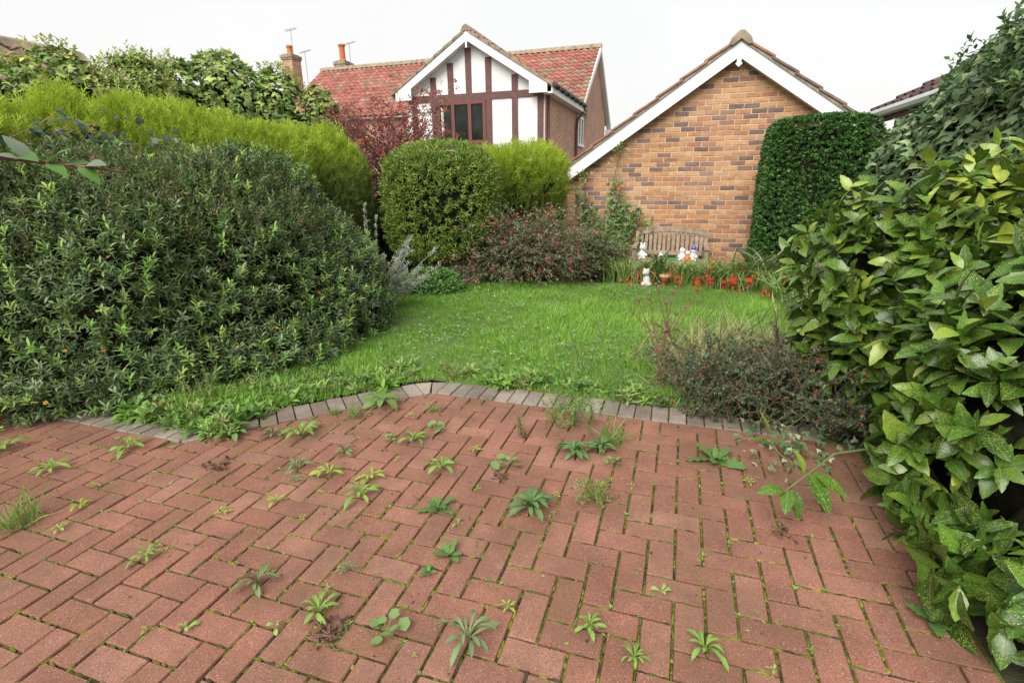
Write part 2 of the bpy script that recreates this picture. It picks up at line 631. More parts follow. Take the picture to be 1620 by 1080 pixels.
class Fz:
    """smooth random field for uneven outlines"""
    def __init__(s, scale, seed, k=14):
        r = np.random.default_rng(seed)
        s.k = nrm(r.normal(size=(k, 3))) * r.uniform(0.5, 1.8, (k, 1)) * scale
        s.p = r.uniform(0, 6.28, k)

    def __call__(s, x):
        return np.sin(x @ s.k.T + s.p).mean(1) * 2.2


CAMP = np.array([0, 0, CAM_H])


def blob(ells, n, amp=0.08, fs=4.0, seed=1, pw=2.0, cull=-0.35, zmin=None, layer=0.0, rot=0.0):
    """points and normals on the outside of a union of (super)ellipsoids [cx,cy,cz,rx,ry,rz]"""
    E = np.array(ells, float)
    A = (E[:, 3] * E[:, 4] + E[:, 3] * E[:, 5] + E[:, 4] * E[:, 5])
    fz = Fz(fs, seed)
    c, s_ = math.cos(rot), math.sin(rot)
    Rm = np.array([[c, -s_, 0], [s_, c, 0], [0, 0, 1]])
    Ps, Ns, tot = [], [], 0
    for it in range(30):
        m = max(500, int((n - tot) * 2.5))
        i = rng.choice(len(E), m, p=A / A.sum())
        d = nrm(rng.normal(size=(m, 3)))
        if pw != 2.0:
            q = rng.uniform(-1, 1, (m, 3)); ax = rng.integers(0, 3, m); q[np.arange(m), ax] = np.sign(q[np.arange(m), ax])
            d = q
        sc = (np.abs(d) ** pw).sum(1) ** (-1 / pw)
        l = d * sc[:, None]
        nn = nrm(np.sign(l) * np.abs(l) ** (pw - 1) / E[i, 3:6]) @ Rm.T
        p = (l * E[i, 3:6]) @ Rm.T + E[i, :3]
        ok = np.ones(m, bool)
        for j in range(len(E)):
            q = ((p - E[j, :3]) @ Rm) / (E[j, 3:6] * 0.96)
            ok &= ((np.abs(q) ** pw).sum(1) > 1) | (i == j)
        v = nrm(CAMP - p)
        ok &= (nn * v).sum(1) > cull
        ok &= p[:, 2] > (gzw(p[:, 0], p[:, 1]) + 0.02 if zmin is None else zmin)
        p, nn = p[ok], nn[ok]
        dep = amp * fz(p) - layer * rng.uniform(0, 1, len(p)) ** 1.5
        Ps.append(p + nn * dep[:, None]); Ns.append(nn)
        tot += len(p)
        if tot >= n:
            break
    return np.concatenate(Ps)[:n], np.concatenate(Ns)[:n]


def core_mesh(ells, k=0.86, pw=2.0, rot=0.0, amp=0.05, fs=4.0, seed=1):  # solid hull added inside foliage to block light, in place of separate branches
    fz = Fz(fs, seed)
    c, s_ = math.cos(rot), math.sin(rot)
    Rm = np.array([[c, -s_, 0], [s_, c, 0], [0, 0, 1]])
    parts = []
    for e in ells:
        V, F = ball((0, 0, 0), 1.0, 20, 12)
        if pw != 2.0:
            V = V * ((np.abs(V) ** pw).sum(1) ** (-1 / pw))[:, None]
        V = (V * np.array(e[3:6]) * k) @ Rm.T
        V = V + np.array(e[:3])
        V = V + nrm(V - np.array(e[:3])) * (amp * fz(V) - 0.02)[:, None]
        g0 = gzw(V[:, 0], V[:, 1]) - 0.02
        V[:, 2] = np.maximum(V[:, 2], g0)
        parts.append((V, F))
    return join(parts)


def sprigs(p, ax, L, m, leafL, spread, tipbias=0.0):
    """m leaves round each stem; returns leaf positions, directions, up vectors, stem index, position along stem"""
    n = len(p)
    ax = nrm(ax)
    ref = nrm(rng.normal(size=(n, 3)))
    e1 = nrm(np.cross(ax, ref)); e2 = np.cross(ax, e1)
    t = (np.arange(m) + .5) / m
    a = np.arange(m) * 2.399 + 0.0
    ph = rng.uniform(0, 6.28, n)
    ang = a[None] + ph[:, None] + rng.normal(0, .25, (n, m))
    rad = np.cos(ang)[..., None] * e1[:, None] + np.sin(ang)[..., None] * e2[:, None]
    sp = spread * (1.15 - 0.55 * t)[None] + rng.normal(0, .12, (n, m))
    d = np.cos(sp)[..., None] * ax[:, None] + np.sin(sp)[..., None] * rad
    pos = p[:, None] + ax[:, None] * (np.asarray(L).reshape(-1, 1) * t[None])[..., None]
    up = ax[:, None] - d * (ax[:, None] * d).sum(-1, keepdims=True) + 0.25 * np.array([0, 0, 1.0])
    idx = np.repeat(np.arange(n), m)
    return pos.reshape(-1, 3), d.reshape(-1, 3), up.reshape(-1, 3), idx, np.tile(t, n)


def foliage(p, nn, T, pal, leafL, sprL=0.12, m=8, spread=1.0, out=0.8, upb=0.5, rnd=0.4, tip=None, jitter=0.22, lvar=0.25, back=0.5):
    """sprigs of leaves standing on points p with normals nn -> V,F,tint"""
    ax = nrm(nn * out + np.array([0, 0, upb]) + rng.normal(0, rnd, p.shape))
    L = sprL * rng.uniform(.6, 1.3, len(p))
    pos, d, up, idx, t = sprigs(p - ax * (L * back)[:, None], ax, L, m, leafL, spread)
    c = pick(pal, len(p))[idx]
    if tip is not None:
        k = np.clip((t - .5) * 2, 0, 1)[:, None] * tip[1]
        c = c * (1 - k) + np.array(tip[0]) * k
    c = jit(c, jitter)
    S = leafL * rng.uniform(1 - lvar, 1 + lvar, len(pos))
    return batch(T[0], T[1], pos, frames(d, up), S, c)


def scatter(p, d, up, T, S, c):
    return batch(T[0], T[1], p, frames(d, up), S, c)


def stems(bases, tops, r0, r1, sag=0.0, seg=5, n=5):
    parts = []
    for b, t_ in zip(bases, tops):
        b, t_ = np.array(b, float), np.array(t_, float)
        s = np.linspace(0, 1, n)[:, None]
        q = b + (t_ - b) * s + rng.normal(0, 0.04, (n, 3)) * np.linalg.norm(t_ - b) * 0.5 * np.sin(s * math.pi)
        q[:, 2] += sag * np.sin(s[:, 0] * math.pi)
        parts.append(tube(q, np.linspace(r0, r1, n), seg))
    return join(parts)


# ================================================================== THE SETTING
# ground: one sheet out to the horizon, gently falling beyond the patio
gu = np.concatenate([[-400, -120, -40, -20], np.arange(-12, 8.01, 0.5), [14, 30, 100, 400]])
gv = np.concatenate([[-60, -20, -5], np.arange(0, 12.01, 0.4), [20, 40, 100, 250, 700]])
GU, GV = np.meshgrid(gu, gv, indexing='ij')
Vg = W(GU, GV, gz(GV) - 0.03).reshape(-1, 3)
nu, nv = GU.shape
ii, jj = np.meshgrid(np.arange(nu - 1), np.arange(nv - 1), indexing='ij')
a = (ii * nv + jj).ravel()
mk('ground', Vg, np.stack([a, a + nv, a + nv + 1, a + 1], 1), M_soil, kind='structure')

# ---- patio of herringbone pavers
PU0, PV0, PS = None, None, 0.1005
P0 = np.array([0.3497, 1.4667])                             # a corner of the pattern, world
o_uv = to_uv(P0)
KB = 2.885                                                  # inner side of the straight kerb (v)
KD = 4.41                                                   # diagonal kerb: v = u + KD
KL = 1.87                                                   # inner side of the kerb under the big shrub (v)
KR = 0.97                                                   # right edge (u)


def clip_poly(poly, n, c):
    """keep the side n.p <= c"""
    out = []
    for i in range(len(poly)):
        a_, b_ = poly[i], poly[(i + 1) % len(poly)]
        da, db = np.dot(n, a_) - c, np.dot(n, b_) - c
        if da <= 0:
            out.append(a_)
        if da * db < 0:
            out.append(a_ + (b_ - a_) * da / (da - db))
    return out


patio = mk('patio', *gbox(-5.2, KR + 0.02, -0.6, KB + 0.03, -0.028, -0.0125), M_joint, kind='structure')
# trim the joint bed beyond the diagonal kerb: build it as a real outline instead of a box
patio_poly = [(-5.2, -0.6), (KR + .02, -0.6), (KR + .02, KB + .02), (KB - KD - .01, KB + .02), (KL - KD - .01, KL + .02), (-5.2, KL + .02)]
nP = len(patio_poly)
pv = w3([(u, v, -0.0125) for u, v in patio_poly] + [(u, v, -0.028) for u, v in patio_poly])
old = patio.data
patio.data = mesh_data('patio', pv, [np.array([list(range(nP))]), np.array([[i, nP + i, nP + (i + 1) % nP, (i + 1) % nP] for i in range(nP)])], M_joint)
bpy.data.meshes.remove(old)

RED = [((0.255, 0.112, 0.076), 3), ((0.272, 0.124, 0.086), 3), ((0.23, 0.098, 0.067), 2), ((0.29, 0.138, 0.098), 1.0), ((0.24, 0.112, 0.070), 1)]


def paver_geo(poly, ztop=0.0, zbot=-0.026, ch=0.0045, dz=None):
    """chamfered block over a convex polygon (ccw, local 2D)"""
    p = np.array(poly, float)
    n = len(p)
    c = p.mean(0)
    q = c + (p - c) * (1 - ch / np.maximum(np.linalg.norm(p - c, axis=1), .02))[:, None]
    dz = np.zeros(n) if dz is None else dz
    V = np.concatenate([np.column_stack([p, np.full(n, zbot)]), np.column_stack([p, ztop - ch + dz]), np.column_stack([q, ztop + dz])])
    F = [[i, (i + 1) % n, n + (i + 1) % n, n + i] for i in range(n)] + [[n + i, n + (i + 1) % n, 2 * n + (i + 1) % n, 2 * n + i] for i in range(n)]
    return V, [np.array(F), np.array([[2 * n + i for i in range(n)]])]


GAP = 0.0043
full = []
cut = []
for ih in range(-62, 30):
    for jv in range(-40, 40):
        s4 = (ih + jv) % 4
        # pattern v runs towards the camera: v_g = o_v - jv*PS
        if s4 == 0:
            u0, u1, v0, v1 = ih, ih + 2, jv, jv + 1
        elif s4 == 2:
            u0, u1, v0, v1 = ih, ih + 1, jv, jv + 2
        else:
            continue
        a0, a1 = o_uv[0] + u0 * PS + GAP, o_uv[0] + u1 * PS - GAP
        b0, b1 = o_uv[1] - v1 * PS + GAP, o_uv[1] - v0 * PS - GAP
        if a1 < -4.6 or a0 > KR or b0 > KB or b1 < 0.25:
            continue
        cu, cv = (a0 + a1) / 2, (b0 + b1) / 2
        poly = [np.array(q) for q in ((a0, b0), (a1, b0), (a1, b1), (a0, b1))]
        n0 = poly
        poly = clip_poly(poly, np.array([1.0, 0]), KR)
        if poly:
            poly = clip_poly(poly, np.array([0, 1.0]), KB - .004)
        if poly and (cv > KL + .0 or cu > KL - KD):
            if max(q[1] - q[0] for q in poly) > KD:
                poly = clip_poly(poly, np.array([-1.0, 1.0]), KD - .006) if cu > KL - KD - .1 else clip_poly(poly, np.array([0, 1.0]), KL - .004)
        elif poly:
            poly = clip_poly(poly, np.array([0, 1.0]), KL - .004)
        if not poly or len(poly) < 3:
            continue
        P_ = np.array(poly)
        ar = 0.5 * abs(np.dot(P_[:, 0], np.roll(P_[:, 1], 1)) - np.dot(P_[:, 1], np.roll(P_[:, 0], 1)))
        if ar < 0.0012:
            continue
        if abs(ar - (a1 - a0) * (b1 - b0)) < 1e-6:
            full.append((cu, cv, s4 == 2))
        else:
            cut.append(P_)

# variants of the full block, each with its own colour and slightly worn corners
PV = []
for i in range(14):
    hl, hw = PS - GAP, PS / 2 - GAP
    V, F = paver_geo([(-hl, -hw), (hl, -hw), (hl, hw), (-hl, hw)], dz=rng.uniform(-.0008, .0008, 4))
    PV.append(mesh_data('paving_brick', V, F, M_paver, tint=jit(pick(RED, 1), .06)[0]))


def proj(p):
    p = np.asarray(p, float) - CAMP
    c, s = math.cos(PITCH), math.sin(PITCH)
    zc = p[..., 1] * c - p[..., 2] * s
    yc = p[..., 1] * s + p[..., 2] * c
    return 810 + 814 * p[..., 0] / zc, 540 - 814 * yc / zc, zc


def fullsize(cu, cv):
    w_ = W(cu, cv, 0.0)
    x, y, z = proj(w_)
    vis = (z > .2) & (x > -60) & (x < 1690) & (y < 1140)
    d = np.linalg.norm(w_ - CAMP)
    return (1 if vis else 0) * CAM_H / d ** 3


full.sort(key=lambda q: -fullsize(q[0], q[1]))
rest = []
for k, (cu, cv, vert) in enumerate(full):
    c = W(cu, cv, rng.uniform(-.0022, .0022))
    M = Matrix.Translation(Vector(c)) @ Matrix.Rotation(YAW + (math.pi / 2 if vert else 0) + rng.normal(0, .006), 4, 'Z') @ Matrix.Rotation(rng.normal(0, .007), 4, 'X') @ Matrix.Rotation(rng.normal(0, .006), 4, 'Y')
    if k < 300:
        put('paving_brick', PV[k % 14] if rng.random() < .3 else PV[rng.integers(14)], M, patio)
    else:
        hl, hw = PS - GAP, PS / 2 - GAP
        V, F = paver_geo([(-hl, -hw), (hl, -hw), (hl, hw), (-hl, hw)])
        A = np.array(M)
        rest.append((V @ A[:3, :3].T + A[:3, 3], F, jit(pick(RED, 1), .06)[0]))
for P_ in cut:
    c = P_.mean(0)
    V, F = paver_geo(P_ if np.cross(P_[1] - P_[0], P_[2] - P_[1]) > 0 else P_[::-1])
    V[:, 2] += rng.uniform(-.002, .002)
    rest.append((w3(V), F, jit(pick(RED, 1), .06)[0]))
V, F, T_ = join(rest)
mk('paving_bricks_beyond', V, F, M_paver, patio, tint=T_, kind='stuff')

# ---- grey kerb blocks along the patio edge
GREY = [((0.235, 0.205, 0.17), 2), ((0.28, 0.245, 0.205), 2), ((0.20, 0.175, 0.145), 1)]
kerb = mk('kerb', *gbox(-1.45, 0.9, KB + .012, KB + .20, -.029, -.014), M_joint, kind='structure')


def kerb_block(poly, z):
    P_ = np.array(poly, float)
    if np.cross(P_[1] - P_[0], P_[2] - P_[1]) < 0:
        P_ = P_[::-1]
    V, F = paver_geo(P_, zbot=-.03, ch=.006)
    V[:, 2] += z
    mk('kerb_block', w3(V), F, M_paver, kerb, tint=jit(pick(GREY, 1), .15)[0])


kw, kd = 0.1, 0.205
x = KB - KD + .045
corner = np.array([KB - KD, KB])
while x < 0.75:
    u0, u1 = x + .003, x + kw - .003
    kerb_block([(u0, KB), (u1, KB), (u1 + rng.normal(0, .002), KB + kd), (u0 + rng.normal(0, .002), KB + kd)], rng.uniform(.002, .012))
    x += kw
dg = np.array([1, 1]) / math.sqrt(2)
dn = np.array([-1, 1]) / math.sqrt(2)
L = math.dist(corner, (KL - KD, KL))
s = 0.05
while s < L + .0:
    a_, b_ = corner - dg * (s + .003), corner - dg * (s + kw - .003)
    kerb_block([a_, b_, b_ + dn * kd, a_ + dn * kd], rng.uniform(.002, .012))
    s += kw
# wedges closing the bend
pA = corner - dg * .05 + dn * kd
pB = corner + np.array([.045, kd])
pM = (pA + pB) / 2 + (dn + np.array([0, 1.0])) * .008
gp = nrm(pM - corner)[::-1] * [1, -1] * .003
kerb_block([corner - gp - dg * .004, pM - gp, pA + dg * .003, corner - dg * .047], .006)
kerb_block([corner + gp + np.array([.003, 0]), corner + np.array([.042, 0]), pB - np.array([.003, 0]), pM + gp], .004)
# a few red blocks laid behind the straight kerb, mostly overgrown
for i in range(6):
    u0 = -1.05 + i * .205
    V, F = paver_geo([(u0, KB + kd + .008), (u0 + .197, KB + kd + .008), (u0 + .197, KB + kd + .1), (u0, KB + kd + .1)])
    mk('paving_brick', w3(V) + np.array([0, 0, -.004]), F, M_paver, kerb, tint=jit(pick(RED, 1), .06)[0])

# ---- moss in the joints: low cushions stretched along the gaps
mp, ml = [], []
mf = Fz(3.0, 5)
for (cu, cv, vert) in full + [(P_.mean(0)[0], P_.mean(0)[1], False) for P_ in cut]:
    if fullsize(cu, cv) < 0.02:
        continue
    k = 15
    e = rng.integers(0, 2, k)                               # 0: along the long side, 1: along the short side
    tl_ = rng.uniform(-1, 1, k)
    if vert:
        uu = np.where(e == 0, cu - PS / 2, cu + tl_ * PS / 2); vv = np.where(e == 0, cv + tl_ * PS, cv - PS)
        al = np.where((e == 0)[:, None], VX[None], UX[None])
    else:
        uu = np.where(e == 0, cu + tl_ * PS, cu - PS); vv = np.where(e == 0, cv - PS / 2, cv + tl_ * PS / 2)
        al = np.where((e == 0)[:, None], UX[None], VX[None])
    p = W(uu, vv, np.full(k, -.0085))
    g = mf(p) + rng.normal(0, .3, k)
    ok = (g > -.05) & (uu < KR) & (vv < KB) & ((vv < uu + KD) | (vv < KL))
    mp.append(p[ok]); ml.append(al[ok])
mp = np.concatenate(mp); ml = np.concatenate(ml)
bm, bf = lathe((0, 0, 0), [(1, -.3), (.85, .35), (.4, .6)], 7)
nm = len(mp)
R = frames(ml + rng.normal(0, .08, ml.shape) * [1, 1, 0], np.tile([0, 0, 1.0], (nm, 1)))
S = np.column_stack([rng.uniform(.0035, .0075, nm), rng.uniform(.006, .028, nm), rng.uniform(.006, .015, nm)])
V, F, T_ = batch(bm, bf, mp, R, S, jit(pick([((.15, .18, .025), 3), ((.085, .115, .02), 3), ((.24, .24, .035), 1), ((.06, .05, .03), 1.5)], nm), .25))
mk('moss', V, F, M_moss, patio, tint=T_, smooth=True, kind='stuff')

# tiny seedlings sprouting here and there along the joints
sel_ = rng.random(nm) < .035
sp_ = mp[sel_] + [0, 0, .006]
ns = len(sp_)
pos = np.repeat(sp_, 5, 0)
an = np.tile(np.arange(5) * 1.2566, ns) + np.repeat(rng.uniform(0, 6.3, ns), 5)
d = np.column_stack([np.cos(an), np.sin(an), rng.uniform(.2, 1.1, ns * 5)])
V, F, T_ = scatter(pos, d, np.tile([0, 0, 1.0], (ns * 5, 1)), t_leaf6(.4), np.repeat(rng.uniform(.006, .02, ns), 5) * rng.uniform(.6, 1.2, ns * 5), jit(pick([((.22, .36, .07), 3), ((.30, .40, .10), 2), ((.15, .26, .06), 2)], ns * 5), .2))
mk('seedlings', V, F, M_leaf, patio, tint=T_, kind='stuff')

# ---- lawn
LAWN = np.array([(-3.0, 2.09), (-2.74, 2.09), (-2.68, 2.04), (-1.68, 3.04), (-1.58, 3.094), (.75, 3.095), (.95, 3.8), (1.1, 5.4), (1.2, 6.6), (1.1, 7.45), (.2, 7.6), (-.7, 7.65), (-1.6, 7.45), (-2.5, 6.9), (-3.1, 6.5), (-3.6, 5.7), (-3.5, 4.2), (-3.4, 2.9)])


def inside(p, poly):
    c = np.zeros(len(p), bool)
    j = len(poly) - 1
    for i in range(len(poly)):
        xi, yi = poly[i]; xj, yj = poly[j]
        with np.errstate(divide='ignore', invalid='ignore'):
            c ^= ((yi > p[:, 1]) != (yj > p[:, 1])) & (p[:, 0] < (xj - xi) * (p[:, 1] - yi) / (yj - yi + 1e-12) + xi)
        j = i
    return c


def lawn_mat():
    m, t, b, o = nodes('lawn_base')
    ge = N(t, 'ShaderNodeNewGeometry')
    n = noise(t, 30, 6, ge.outputs['Position'], .7)
    c = ramp(t, n, [(.3, (.05, .085, .02)), (.6, (.10, .17, .035)), (.8, (.16, .18, .06))])
    t.links.new(c, b.inputs['Base Color'])
    b.inputs['Roughness'].default_value = .95
    return m


st = .08
uu, vv = np.meshgrid(np.arange(-3.8, 1.4, st), np.arange(1.8, 7.8, st), indexing='ij')
hh = gz(vv) + .004 + .012 * np.sin(uu * 3.1 + 1) * np.sin(vv * 2.3)
Vl = W(uu, vv, hh).reshape(-1, 3)
nu, nv = uu.shape
ii, jj = np.meshgrid(np.arange(nu - 1), np.arange(nv - 1), indexing='ij')
a = (ii * nv + jj).ravel()
cen = np.column_stack([(uu[:-1, :-1] + st / 2).ravel(), (vv[:-1, :-1] + st / 2).ravel()])
lawn = mk('lawn', Vl, np.stack([a, a + nv, a + nv + 1, a + 1], 1)[inside(cen, LAWN)], lawn_mat(), kind='structure', smooth=True)

# grass: bright blades in soft tussocks
lo, hi = LAWN.min(0), LAWN.max(0)
cand = rng.uniform(lo, hi, (420000, 2))
cand = cand[inside(cand, LAWN)]
wp = W(cand[:, 0], cand[:, 1], gz(cand[:, 1]))
ff = Fz(2.2, 21); f2 = Fz(7, 22)
dist = np.linalg.norm(wp - CAMP, axis=1)
keep = rng.random(len(wp)) < np.clip(1.15 - .085 * dist, .35, 1) * (.75 + .25 * np.clip(f2(wp), -1, 1))
wp = wp[keep][:185000]; n = len(wp)
a1, a2 = ff(wp), f2(wp)
hgt = (.055 + .03 * np.clip(a1, -1, 1) + .015 * a2) * rng.uniform(.6, 1.5, n)
hgt = np.clip(hgt * (1 + .35 * (f2(wp * 1.7) > .5)), .025, .2)
lean = np.column_stack([np.sin(a1 * 3 + a2), np.cos(a1 * 2.5 - a2), np.zeros(n)]) * .45
dr = nrm(lean + rng.normal(0, .38, (n, 3)) * [1, 1, .2] + [0, 0, 1.0])
upv = rng.normal(size=(n, 3))
gc = pick([((.18, .39, .04), 5), ((.25, .46, .065), 4), ((.115, .28, .03), 3), ((.36, .49, .13), 2.2), ((.46, .46, .23), .8)], n)
gc = gc * (1 + .18 * a1[:, None] + .12 * a2[:, None])
V, F, T_ = scatter(wp, dr, upv, t_blade(.6, .06), hgt, jit(gc, .2))
g_o = mk('grass', V, F, M_grass, lawn, tint=T_, kind='stuff')
# clover and plantain leaves spread through the turf
n = 2600
c2 = rng.uniform(lo, hi, (n * 3, 2)); c2 = c2[inside(c2, LAWN)]
w2 = W(c2[:, 0], c2[:, 1], gz(c2[:, 1]) + rng.uniform(.03, .075, len(c2)))
w2 = w2[Fz(2.6, 31)(w2) + rng.normal(0, .55, len(w2)) > .55]
n = len(w2)
pos = np.repeat(w2, 4, 0) + rng.normal(0, .012, (n * 4, 3)) * [1, 1, .3]
an = np.tile(np.arange(4) * 1.57, n) + np.repeat(rng.uniform(0, 6.3, n), 4)
d = np.column_stack([np.cos(an), np.sin(an), rng.uniform(.0, .7, n * 4)])
V, F, T_ = scatter(pos, d, np.tile([0, 0, 1.0], (n * 4, 1)), t_leaf2(.55), rng.uniform(.018, .04, n * 4), jit(pick([((.24, .40, .16), 2), ((.16, .33, .07), 3), ((.33, .42, .25), 1)], n * 4), .2))
mk('clover', V, F, M_leaf, lawn, tint=T_, kind='stuff')

# kerb running on under the big shrub
u_ = KL - KD - .03
while u_ > -3.7:
    kerb_block([(u_ - kw + .003, KL), (u_ - .003, KL), (u_ - .003, KL + kd), (u_ - kw + .003, KL + kd)], rng.uniform(.0, .008))
    u_ -= kw

# ---- low weeds along the kerb (a mat nobody could count): clumps of several kinds with gaps between
KA, KBn = np.array([KL - KD, KL]), corner
clumps = []
for i in range(215):
    s_ = rng.uniform(0, 1)
    r_ = rng.random() if i < 150 else .9
    if r_ < .5:
        b_ = KA + (KBn - KA) * s_ + dn * (kd + .02 + rng.uniform(0, .34))
    elif r_ < .8:
        b_ = np.array([corner[0] + s_ * 2.1, KB + kd + .03 + rng.uniform(0, .2) ** 1.2])
    else:
        b_ = np.array([KL - KD - s_ * 1.2 + .2, KL + kd * .55 + abs(rng.normal(0, .16))])
    clumps.append((b_, rng.integers(0, 4), rng.uniform(.6, 1.25)))
GP = [[((.17, .33, .05), 3), ((.23, .39, .07), 2)], [((.12, .24, .05), 3), ((.16, .29, .07), 2)], [((.28, .42, .09), 3), ((.36, .45, .17), 1.5)], [((.14, .27, .05), 2), ((.25, .33, .09), 2), ((.25, .18, .09), .5)]]
parts = []
for kind in range(4):
    cs = [c_ for c_ in clumps if c_[1] == kind]
    p = np.repeat(W(np.array([c_[0][0] for c_ in cs]), np.array([c_[0][1] for c_ in cs]), np.zeros(len(cs))), 5, 0)
    sc = np.repeat(np.array([c_[2] for c_ in cs]), 5)
    p = p + rng.normal(0, .03, p.shape) * [1, 1, 0]
    m_ = [9, 6, 11, 7][kind]
    pos, d, up, idx, t = sprigs(p, np.tile([0, 0, 1.0], (len(p), 1)) + rng.normal(0, .3, (len(p), 3)), np.array([.03, .08, .05, .11])[kind] * sc, m_, .07, [1.35, 1.1, .9, .8][kind])
    col = pick(GP[kind], len(p))[idx]
    tmpl = [t_leaf6(.30, .05, .25), t_leaf6(.55, .05, .2), t_leaf6(.2, .05, .3), t_leaf2(.4)][kind]
    parts.append(scatter(pos, d, up, tmpl, np.array([.085, .05, .07, .04])[kind] * sc[idx] * rng.uniform(.5, 1.25, len(pos)), jit(col, .2)))
V, F, T_ = join(parts)
gcov = mk('ground_cover', V, F, M_leaf, None, tint=T_, kind='stuff')
tag(gcov, 'mat of low broad-leaved weeds between the grey kerb and the lawn', 'weeds')

# ================================================================== BUILDINGS
def ang_wall(origin_u, origin_v, z=0.0):
    return W(origin_u, origin_v, z)


# ---- brick garage with a white-boarded gable
GV0 = 9.25
GA, GS = 0.60, 0.68                                         # apex u, roof slope
gar = thing('brick_garage', 'buff and brown brick garage gable with white bargeboards behind the bench', 'garage', W(GA, GV0, float(gz(GV0))), YAW)
gb = float(gz(GV0)) - .1


def gl(u, top=3.09):
    return top - GS * abs(u - GA)


uL, uR = -2.28, 3.48
mk('wall', *prism([(uL, gb), (uR, gb), (uR, gl(uR)), (GA, gl(GA)), (uL, gl(uL))], GV0, GV0 + 5.0, 'v'), M_mortar, gar)
BP = [((0.48, 0.24, 0.12), 3.8), ((0.48, 0.275, 0.135), 2.6), ((0.43, 0.205, 0.115), 2.6), ((0.205, 0.135, 0.11), 1.8), ((0.31, 0.17, 0.115), 1.3), ((0.50, 0.30, 0.165), 0.8)]


def wall_brick_geo(l, jx=0.0):
    h_ = .0325
    a_, c_ = l / 2, .004
    V = np.array([[-a_, 0, -h_], [a_, 0, -h_], [a_, 0, h_], [-a_, 0, h_], [-a_ + c_, -.006, -h_ + c_], [a_ - c_, -.006, -h_ + c_], [a_ - c_, -.006, h_ - c_], [-a_ + c_, -.006, h_ - c_]], float)
    return V, [np.array([[4, 5, 6, 7], [0, 1, 5, 4], [1, 2, 6, 5], [2, 3, 7, 6], [3, 0, 4, 7]])]


BV = []
for c_, w_ in BP:
    for k in range(2 if w_ > 1.5 else 1):
        V, F = wall_brick_geo(.215)
        BV.append((mesh_data('brick', V, F, M_brick, tint=jit(np.array([c_]), .12)[0]), w_ / (2 if w_ > 1.5 else 1)))
bw = np.array([b_[1] for b_ in BV]); bw /= bw.sum()
bl = []
cutb = []
row = 0
z = gb + .04
while z < gl(GA) - .03:
    u = uL + (.1125 if row % 2 else 0)
    while u < uR:
        c_ = u + .1075
        if gl(c_ - .1075 if c_ < GA else c_ + .1075) > z + .03 and gl(c_ + .1075) > z + .03:
            bl.append((c_, z))
        else:
            pl_ = [np.array(q_) for q_ in ((c_ - .1055, z - .0305), (c_ + .1055, z - .0305), (c_ + .1055, z + .0305), (c_ - .1055, z + .0305))]
            pl_ = clip_poly(pl_, np.array([GS, 1.0]), 3.085 + GS * GA)
            if len(pl_) > 2:
                pl_ = clip_poly(pl_, np.array([-GS, 1.0]), 3.085 - GS * GA)
            if len(pl_) > 2:
                cutb.append(pl_)
        u += .225
    z += .075
    row += 1
bl = np.array(bl)
hid = (bl[:, 0] > 1.12) & (bl[:, 1] < 2.1) | (bl[:, 1] < -.05) | ((bl[:, 0] < -1.4) & (bl[:, 1] < .9)) | (gl(0) - 99 > 0)
edge = np.array([gl(q[0]) - q[1] for q in bl]) < .11
order = np.argsort((hid | edge).astype(float) * 10 + rng.random(len(bl)) * .01 + (bl[:, 0] < -1.2) * 1.0 + (bl[:, 0] > 1.0) * .5)
bp = []
Ry = Matrix.Rotation(YAW, 4, 'Z')
for k, i in enumerate(order):
    c_ = W(bl[i, 0] + rng.normal(0, .0015), GV0 - .0005 + rng.uniform(-.002, .001), bl[i, 1] + rng.normal(0, .0012))
    if k < 300:
        put('brick', BV[rng.choice(len(BV), p=bw)][0], Matrix.Translation(Vector(c_)) @ Ry, gar)
    else:
        V, F = wall_brick_geo(.215)
        A = np.array(Ry)[:3, :3]
        bp.append((V @ A.T + c_, F, jit(pick(BP, 1), .12)[0]))
for pl_ in cutb:
    V, F = prism(pl_, GV0 - .006, GV0 - .0005, 'v')
    bp.append((V, F, jit(pick(BP, 1), .12)[0]))
V, F, T_ = join(bp)
mk('brickwork', V, F, M_brick, gar, tint=T_, kind='stuff')


def slope_board(side, u_in, u_out, t_off, b_off, v0, v1, top=3.25):
    """a board following the gable slope: vertical offsets below the roof line"""
    s_ = 1 if side > 0 else -1
    f = lambda du: top - GS * du
    return prism([(GA + s_ * u_in, f(u_in) - t_off), (GA + s_ * u_out, f(u_out) - t_off), (GA + s_ * u_out, f(u_out) - b_off), (GA + s_ * u_in, f(u_in) - b_off)], v0, v1, 'v')


OV = GV0 - .16
bgl = mk('bargeboard', *join([slope_board(-1, 0, 2.98, 0, .215, OV, OV + .03), prism([(-2.38, 1.222), (-2.06, 1.30), (-2.10, 1.05), (-2.30, 1.04), (-2.40, 1.12)], OV - .004, OV + .028, 'v')]), M_white, gar)
bgr = mk('bargeboard', *slope_board(1, 0.0, 1.64, 0, .215, OV - .002, OV + .028), M_white, gar)
mk('bargeboard_end', *prism([(2.24, 2.135), (2.34, 2.07), (2.34, 1.95), (2.10, 1.99), (2.14, 2.04)], OV + .002, OV + .032, 'v'), M_white, gar)
mk('soffit', *join([slope_board(-1, .02, 2.94, .18, .21, OV + .03, GV0 - .008), slope_board(1, .02, 1.62, .18, .21, OV + .03, GV0 - .008)]), M_white, gar)
fin = mk('finial', *join([gbox(GA - .03, GA + .03, OV - .03, OV - .004, 2.93, 3.09), prism([(GA - .05, 2.945), (GA, 2.895), (GA + .05, 2.945), (GA, 2.975)], OV - .034, OV - .002, 'v')]), M_white, gar)
mk('verge_cement', *join([slope_board(-1, 0, 3.02, -.05, 0.004, OV - .02, OV + .10), slope_board(1, 0, 1.68, -.05, 0.004, OV - .02, OV + .10)]), M_cement, gar)
